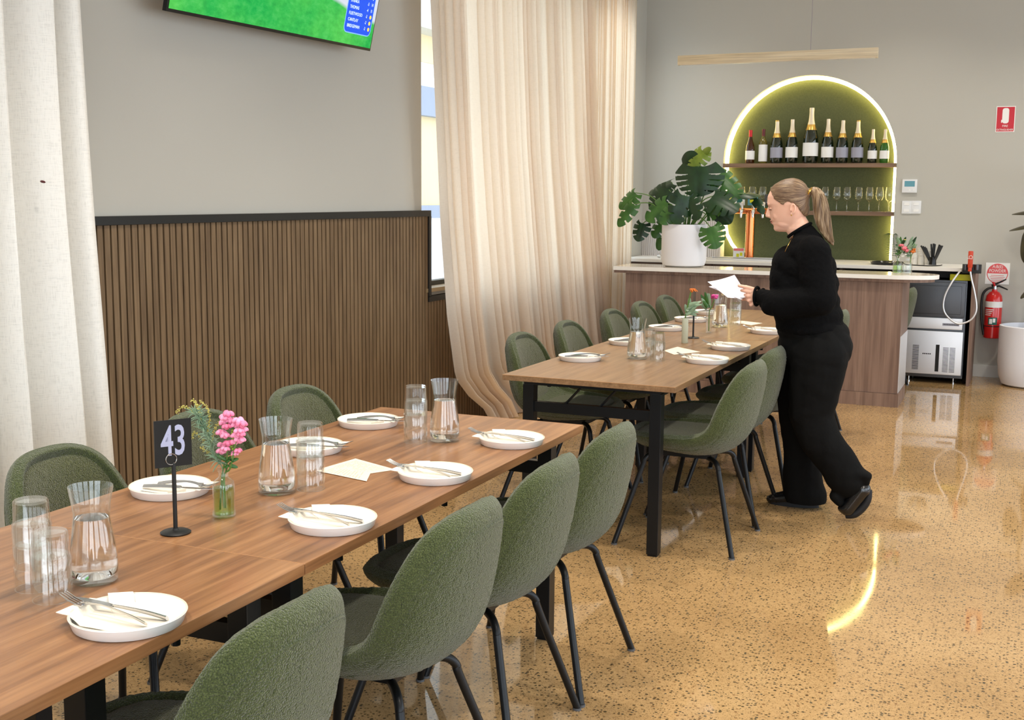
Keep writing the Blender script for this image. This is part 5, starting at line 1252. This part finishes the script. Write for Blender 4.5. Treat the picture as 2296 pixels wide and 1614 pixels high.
tube(hb, PP, list(RR), 40, flat=.8)
pt = remesh(hb, 'ponytail', .0035, 1, 'hair_blonde', pr, jit=lambda c_: .0022 * mnoise.noise(Vector((c_.x * 150, c_.y * 150, c_.z * 9))), factor=.4)
hb = bmesh.new()
for k in range(60):
    a = random.uniform(0, 2 * PI); q = []
    for i in range(0, len(PP), 3): r_k = float(RR[i]) * (1.02 + .05 * math.sin(k)); q.append(PP[i] + Vector((math.cos(a) * r_k, math.sin(a) * r_k * .8, 0)))
    tube(hb, q, .0011, 4)
obj('hair_strands', hb, 'hair_blonde', pt)
part('hair_tie', 'gold', lambda bm: tube(bm, [W(1815, 431) + Matrix.Rotation(.5, 3, 'Y') @ Vector((0, .021 * math.cos(a), .021 * math.sin(a))) for a in [2 * PI * k / 24 for k in range(25)]], .006, 8, cap=False))
# sweater
bm = bmesh.new()
for x, y, rx, ry, rz in ((1808, 546, .078, .15, .052), (1812, 562, .100, .185, .07), (1808, 600, .140, .185, .10), (1803, 640, .165, .18, .11), (1805, 675, .168, .178, .10), (1812, 705, .165, .178, .09), (1819, 733, .168, .178, .062)): ball(bm, W(x, y), (rx, ry, rz), 32)
ball(bm, W(1775, 590), (.090, .15, .09), 24); ball(bm, W(1765, 620), (.085, .15, .09), 24)
cap(bm, W(1804, 528), W(1808, 550), .062, .085, 24, 1.05)
nA = (W(1824, 566, -.145), W(1838, 672, -.185), W(1755, 684, -.17), W(1708, 665, -.11))
cap(bm, nA[0], nA[1], .080, .078, 20); cap(bm, nA[1], nA[2], .078, .066, 20); cap(bm, nA[2], nA[3], .066, .041, 20); ball(bm, W(1732, 686, -.15), (.055, .055, .046), 18); ball(bm, W(1845, 640, -.15), (.06, .07, .10), 18)
fA = (W(1812, 566, .145), W(1822, 672, .185), W(1755, 680, .15), W(1722, 672, .08))
cap(bm, fA[0], fA[1], .078, .070, 20); cap(bm, fA[1], fA[2], .070, .064, 20); cap(bm, fA[2], fA[3], .062, .042, 20)
sw_ = remesh(bm, 'sweater', .006, 22, 'knit_black', pr, jit=lambda c_: .0022 * mnoise.noise(c_ * 60) + .006 * mnoise.noise(Vector((c_.x * 9, c_.y * 7, c_.z * 16))), factor=.5)
bm = bmesh.new()
for k in range(25): pass
tube(bm, [W(1785 + 0, 521, -.0) + Vector((.0, 0, 0))] * 1 + [W(1786, 521)], .001, 4) if False else None
P_ = []
c0 = W(1793, 516); rot = Matrix.Rotation(math.radians(-33), 3, 'Y')
for k in range(33): a = 2 * PI * k / 32; P_.append(c0 + rot @ Vector((.060 * math.cos(a), .062 * math.sin(a), 0)))
tube(bm, P_, .008, 10, cap=False); obj('collar', bm, 'knit_black', pr)
for d_, pc, ax_ in ((-.10, (1697, 664), -1), (.08, (1710, 668), 1)):
    c0 = W(pc[0], pc[1], d_); bm = bmesh.new()
    P_ = [c0 + Vector((-.0 + .006 * math.cos(a), .037 * math.cos(a), .043 * math.sin(a))) for a in [2 * PI * k / 24 for k in range(25)]]
    tube(bm, P_, .0075, 8, cap=False); obj('cuff', bm, 'knit_black', pr)
part('necklace', 'gold', lambda bm: tube(bm, [W(1779, 528, -.062), W(1772, 541, -.095), W(1764, 556, -.112), W(1757, 572, -.10)], .0014, 6, smooth=5))
part('pendant', 'gold', lambda bm: ball(bm, W(1756.5, 573.5, -.103), (.004, .003, .007), 10))
# trousers, wide legs
bm = bmesh.new()
ball(bm, W(1824, 742), (.170, .165, .08), 28); ball(bm, W(1828, 778), (.178, .170, .13), 32); ball(bm, W(1840, 780, -.05), (.150, .13, .12), 28)
def leg(pts, d):
    for (a, ra), (b, rb) in zip(pts[:-1], pts[1:]): cap(bm, W(*a, d), W(*b, d), ra, rb, 22, .85, 8)
leg([((1838, 800), .135), ((1828, 860), .125), ((1818, 930), .105), ((1838, 985), .096), ((1874, 1032), .092), ((1894, 1066), .092), ((1903, 1080), .080)], -.10)
cap(bm, W(1920, 1058, -.10), W(1946, 1068, -.10), .030, .020, 16, 2.0); cap(bm, W(1940, 1070, -.10), W(1944, 1082, -.10), .020, .016, 16, 2.0); cap(bm, W(1875, 1112, -.10), W(1884, 1124, -.10), .032, .024, 16, 1.8)
leg([((1805, 800), .130), ((1797, 870), .12), ((1793, 940), .100), ((1797, 1010), .090), ((1800, 1075), .098), ((1806, 1112), .104)], .07)
tr_ = remesh(bm, 'trousers', .0065, 12, 'trouser_black', pr, jit=lambda c_: .005 * mnoise.noise(Vector((c_.x * 22, c_.y * 14, c_.z * 5))) + .004 * mnoise.noise(Vector((c_.x * 12, c_.y * 9, c_.z * 22))), factor=.5)
# clip the flat-foot hem just above the ground
bmt = bmesh.new(); bmt.from_mesh(tr_.data)
for v_ in bmt.verts:
    if v_.co.z < .028: v_.co.z = .028
bmt.to_mesh(tr_.data); bmt.free()
# shoes
def shoe(nm, heel, toe, d, pitch_flat=True):
    h_ = W(*heel, d); t_ = W(*toe, d)
    if pitch_flat: h_.z = .038; t_.z = .034
    ax = t_ - h_; up = Vector((0, 1, 0)).cross(ax).normalized(); 
    if up.z < 0 and pitch_flat: up = -up
    bm = bmesh.new()
    for k in range(33):
        k = k / 4; t = k / 8; r = .036 + .006 * math.sin(t * PI) - (.006 if t > .85 else 0); hgt = float(np.interp(k, range(9), [.060, .062, .060, .056, .050, .044, .039, .035, .028]))
        q = h_.lerp(t_, t); ball(bm, q + up * (hgt - .040), (r * 1.0, r, hgt * .8) if pitch_flat else (r, r, r * .85), 16)
    cap(bm, h_ + up * .03, h_ + up * .10, .036, .040, 14)
    o = remesh(bm, nm, .004, 3, 'shoe_leather', pr)
    bm = bmesh.new()
    n_ = 26; pts_ = []
    axn = ax.normalized(); Ln = ax.length + .045
    lo, hi = [], []
    for k in range(n_):
        a = 2 * PI * k / n_; x = (.5 + .5 * math.cos(a)) * Ln - .03; yv = math.sin(a) * (.036 - .006 * math.cos(a + PI) * .5)
        q = h_ + axn * x + Vector((0, 1, 0)) * yv
        lo.append(bm.verts.new(q - up * .036)); hi.append(bm.verts.new(q - up * .014))
    bm.faces.new(lo[::-1]); bm.faces.new(hi)
    for k in range(n_): bm.faces.new((lo[k], lo[(k + 1) % n_], hi[(k + 1) % n_], hi[k]))
    obj('shoe_sole', bm, 'shoe_sole', o)
    return o
shoe('shoe', (1822, 1135), (1730, 1137), .07)
ho, to = W(1937, 1098, -.10), W(1904, 1140, -.10)
bm = bmesh.new()
for k in range(22):
    t = k / 21; ball(bm, ho.lerp(to, t) + Vector((-.006, 0, .0)), (.040, .041, .040 - .003 * t), 16)
ball(bm, to + Vector((-.018, 0, -.002)), (.036, .038, .026), 16)
sh_ = remesh(bm, 'shoe', .004, 3, 'shoe_leather', pr)
bm = bmesh.new(); sl = [W(1950, 1098, -.10), W(1946, 1120, -.10), W(1934, 1138, -.10), W(1916, 1152, -.10), W(1896, 1156, -.10)]
tube(bm, sl, [.012, .017, .019, .020, .014], 14, smooth=5)
for v_ in bm.verts: v_.co.z = max(v_.co.z, .002)
obj('shoe_sole', bm, 'shoe_sole', sh_)
# papers in the hands
def papers(pts, dd, lab):
    P = [W(x, y, d) for (x, y), d in zip(pts, dd)]; c_ = sum(P, Vector()) / len(P)
    t = thing('paper_sheet', lab, 'paper', c_, 0, 'papers held by the person')
    bm = bmesh.new(); g = []; A_, B_, C_, D_ = P
    nrm = (B_ - A_).cross(D_ - A_).normalized()
    for i in range(13):
        g.append([bm.verts.new(A_.lerp(B_, i / 12).lerp(D_.lerp(C_, i / 12), j / 8) - c_ + nrm * .006 * math.sin(PI * i / 12)) for j in range(9)])
    for i in range(12):
        for j in range(8): bm.faces.new((g[i][j], g[i + 1][j], g[i + 1][j + 1], g[i][j + 1]))
    ext = bmesh.ops.extrude_face_region(bm, geom=list(bm.faces)); bmesh.ops.translate(bm, vec=nrm * .0006, verts=[e for e in ext['geom'] if isinstance(e, bmesh.types.BMVert)])
    obj('paper', bm, 'paper_white', t)
papers([(1586.5, 631.6), (1647, 616), (1678, 665), (1632, 667)], (-.06, .07, .03, -.10), 'white sheet of paper held on top in the person\'s hands')
papers([(1589, 642.6), (1646, 620), (1672, 664), (1660, 671)], (-.030, .10, .060, -.055), 'second white sheet of paper showing below the top one in the person\'s hands')
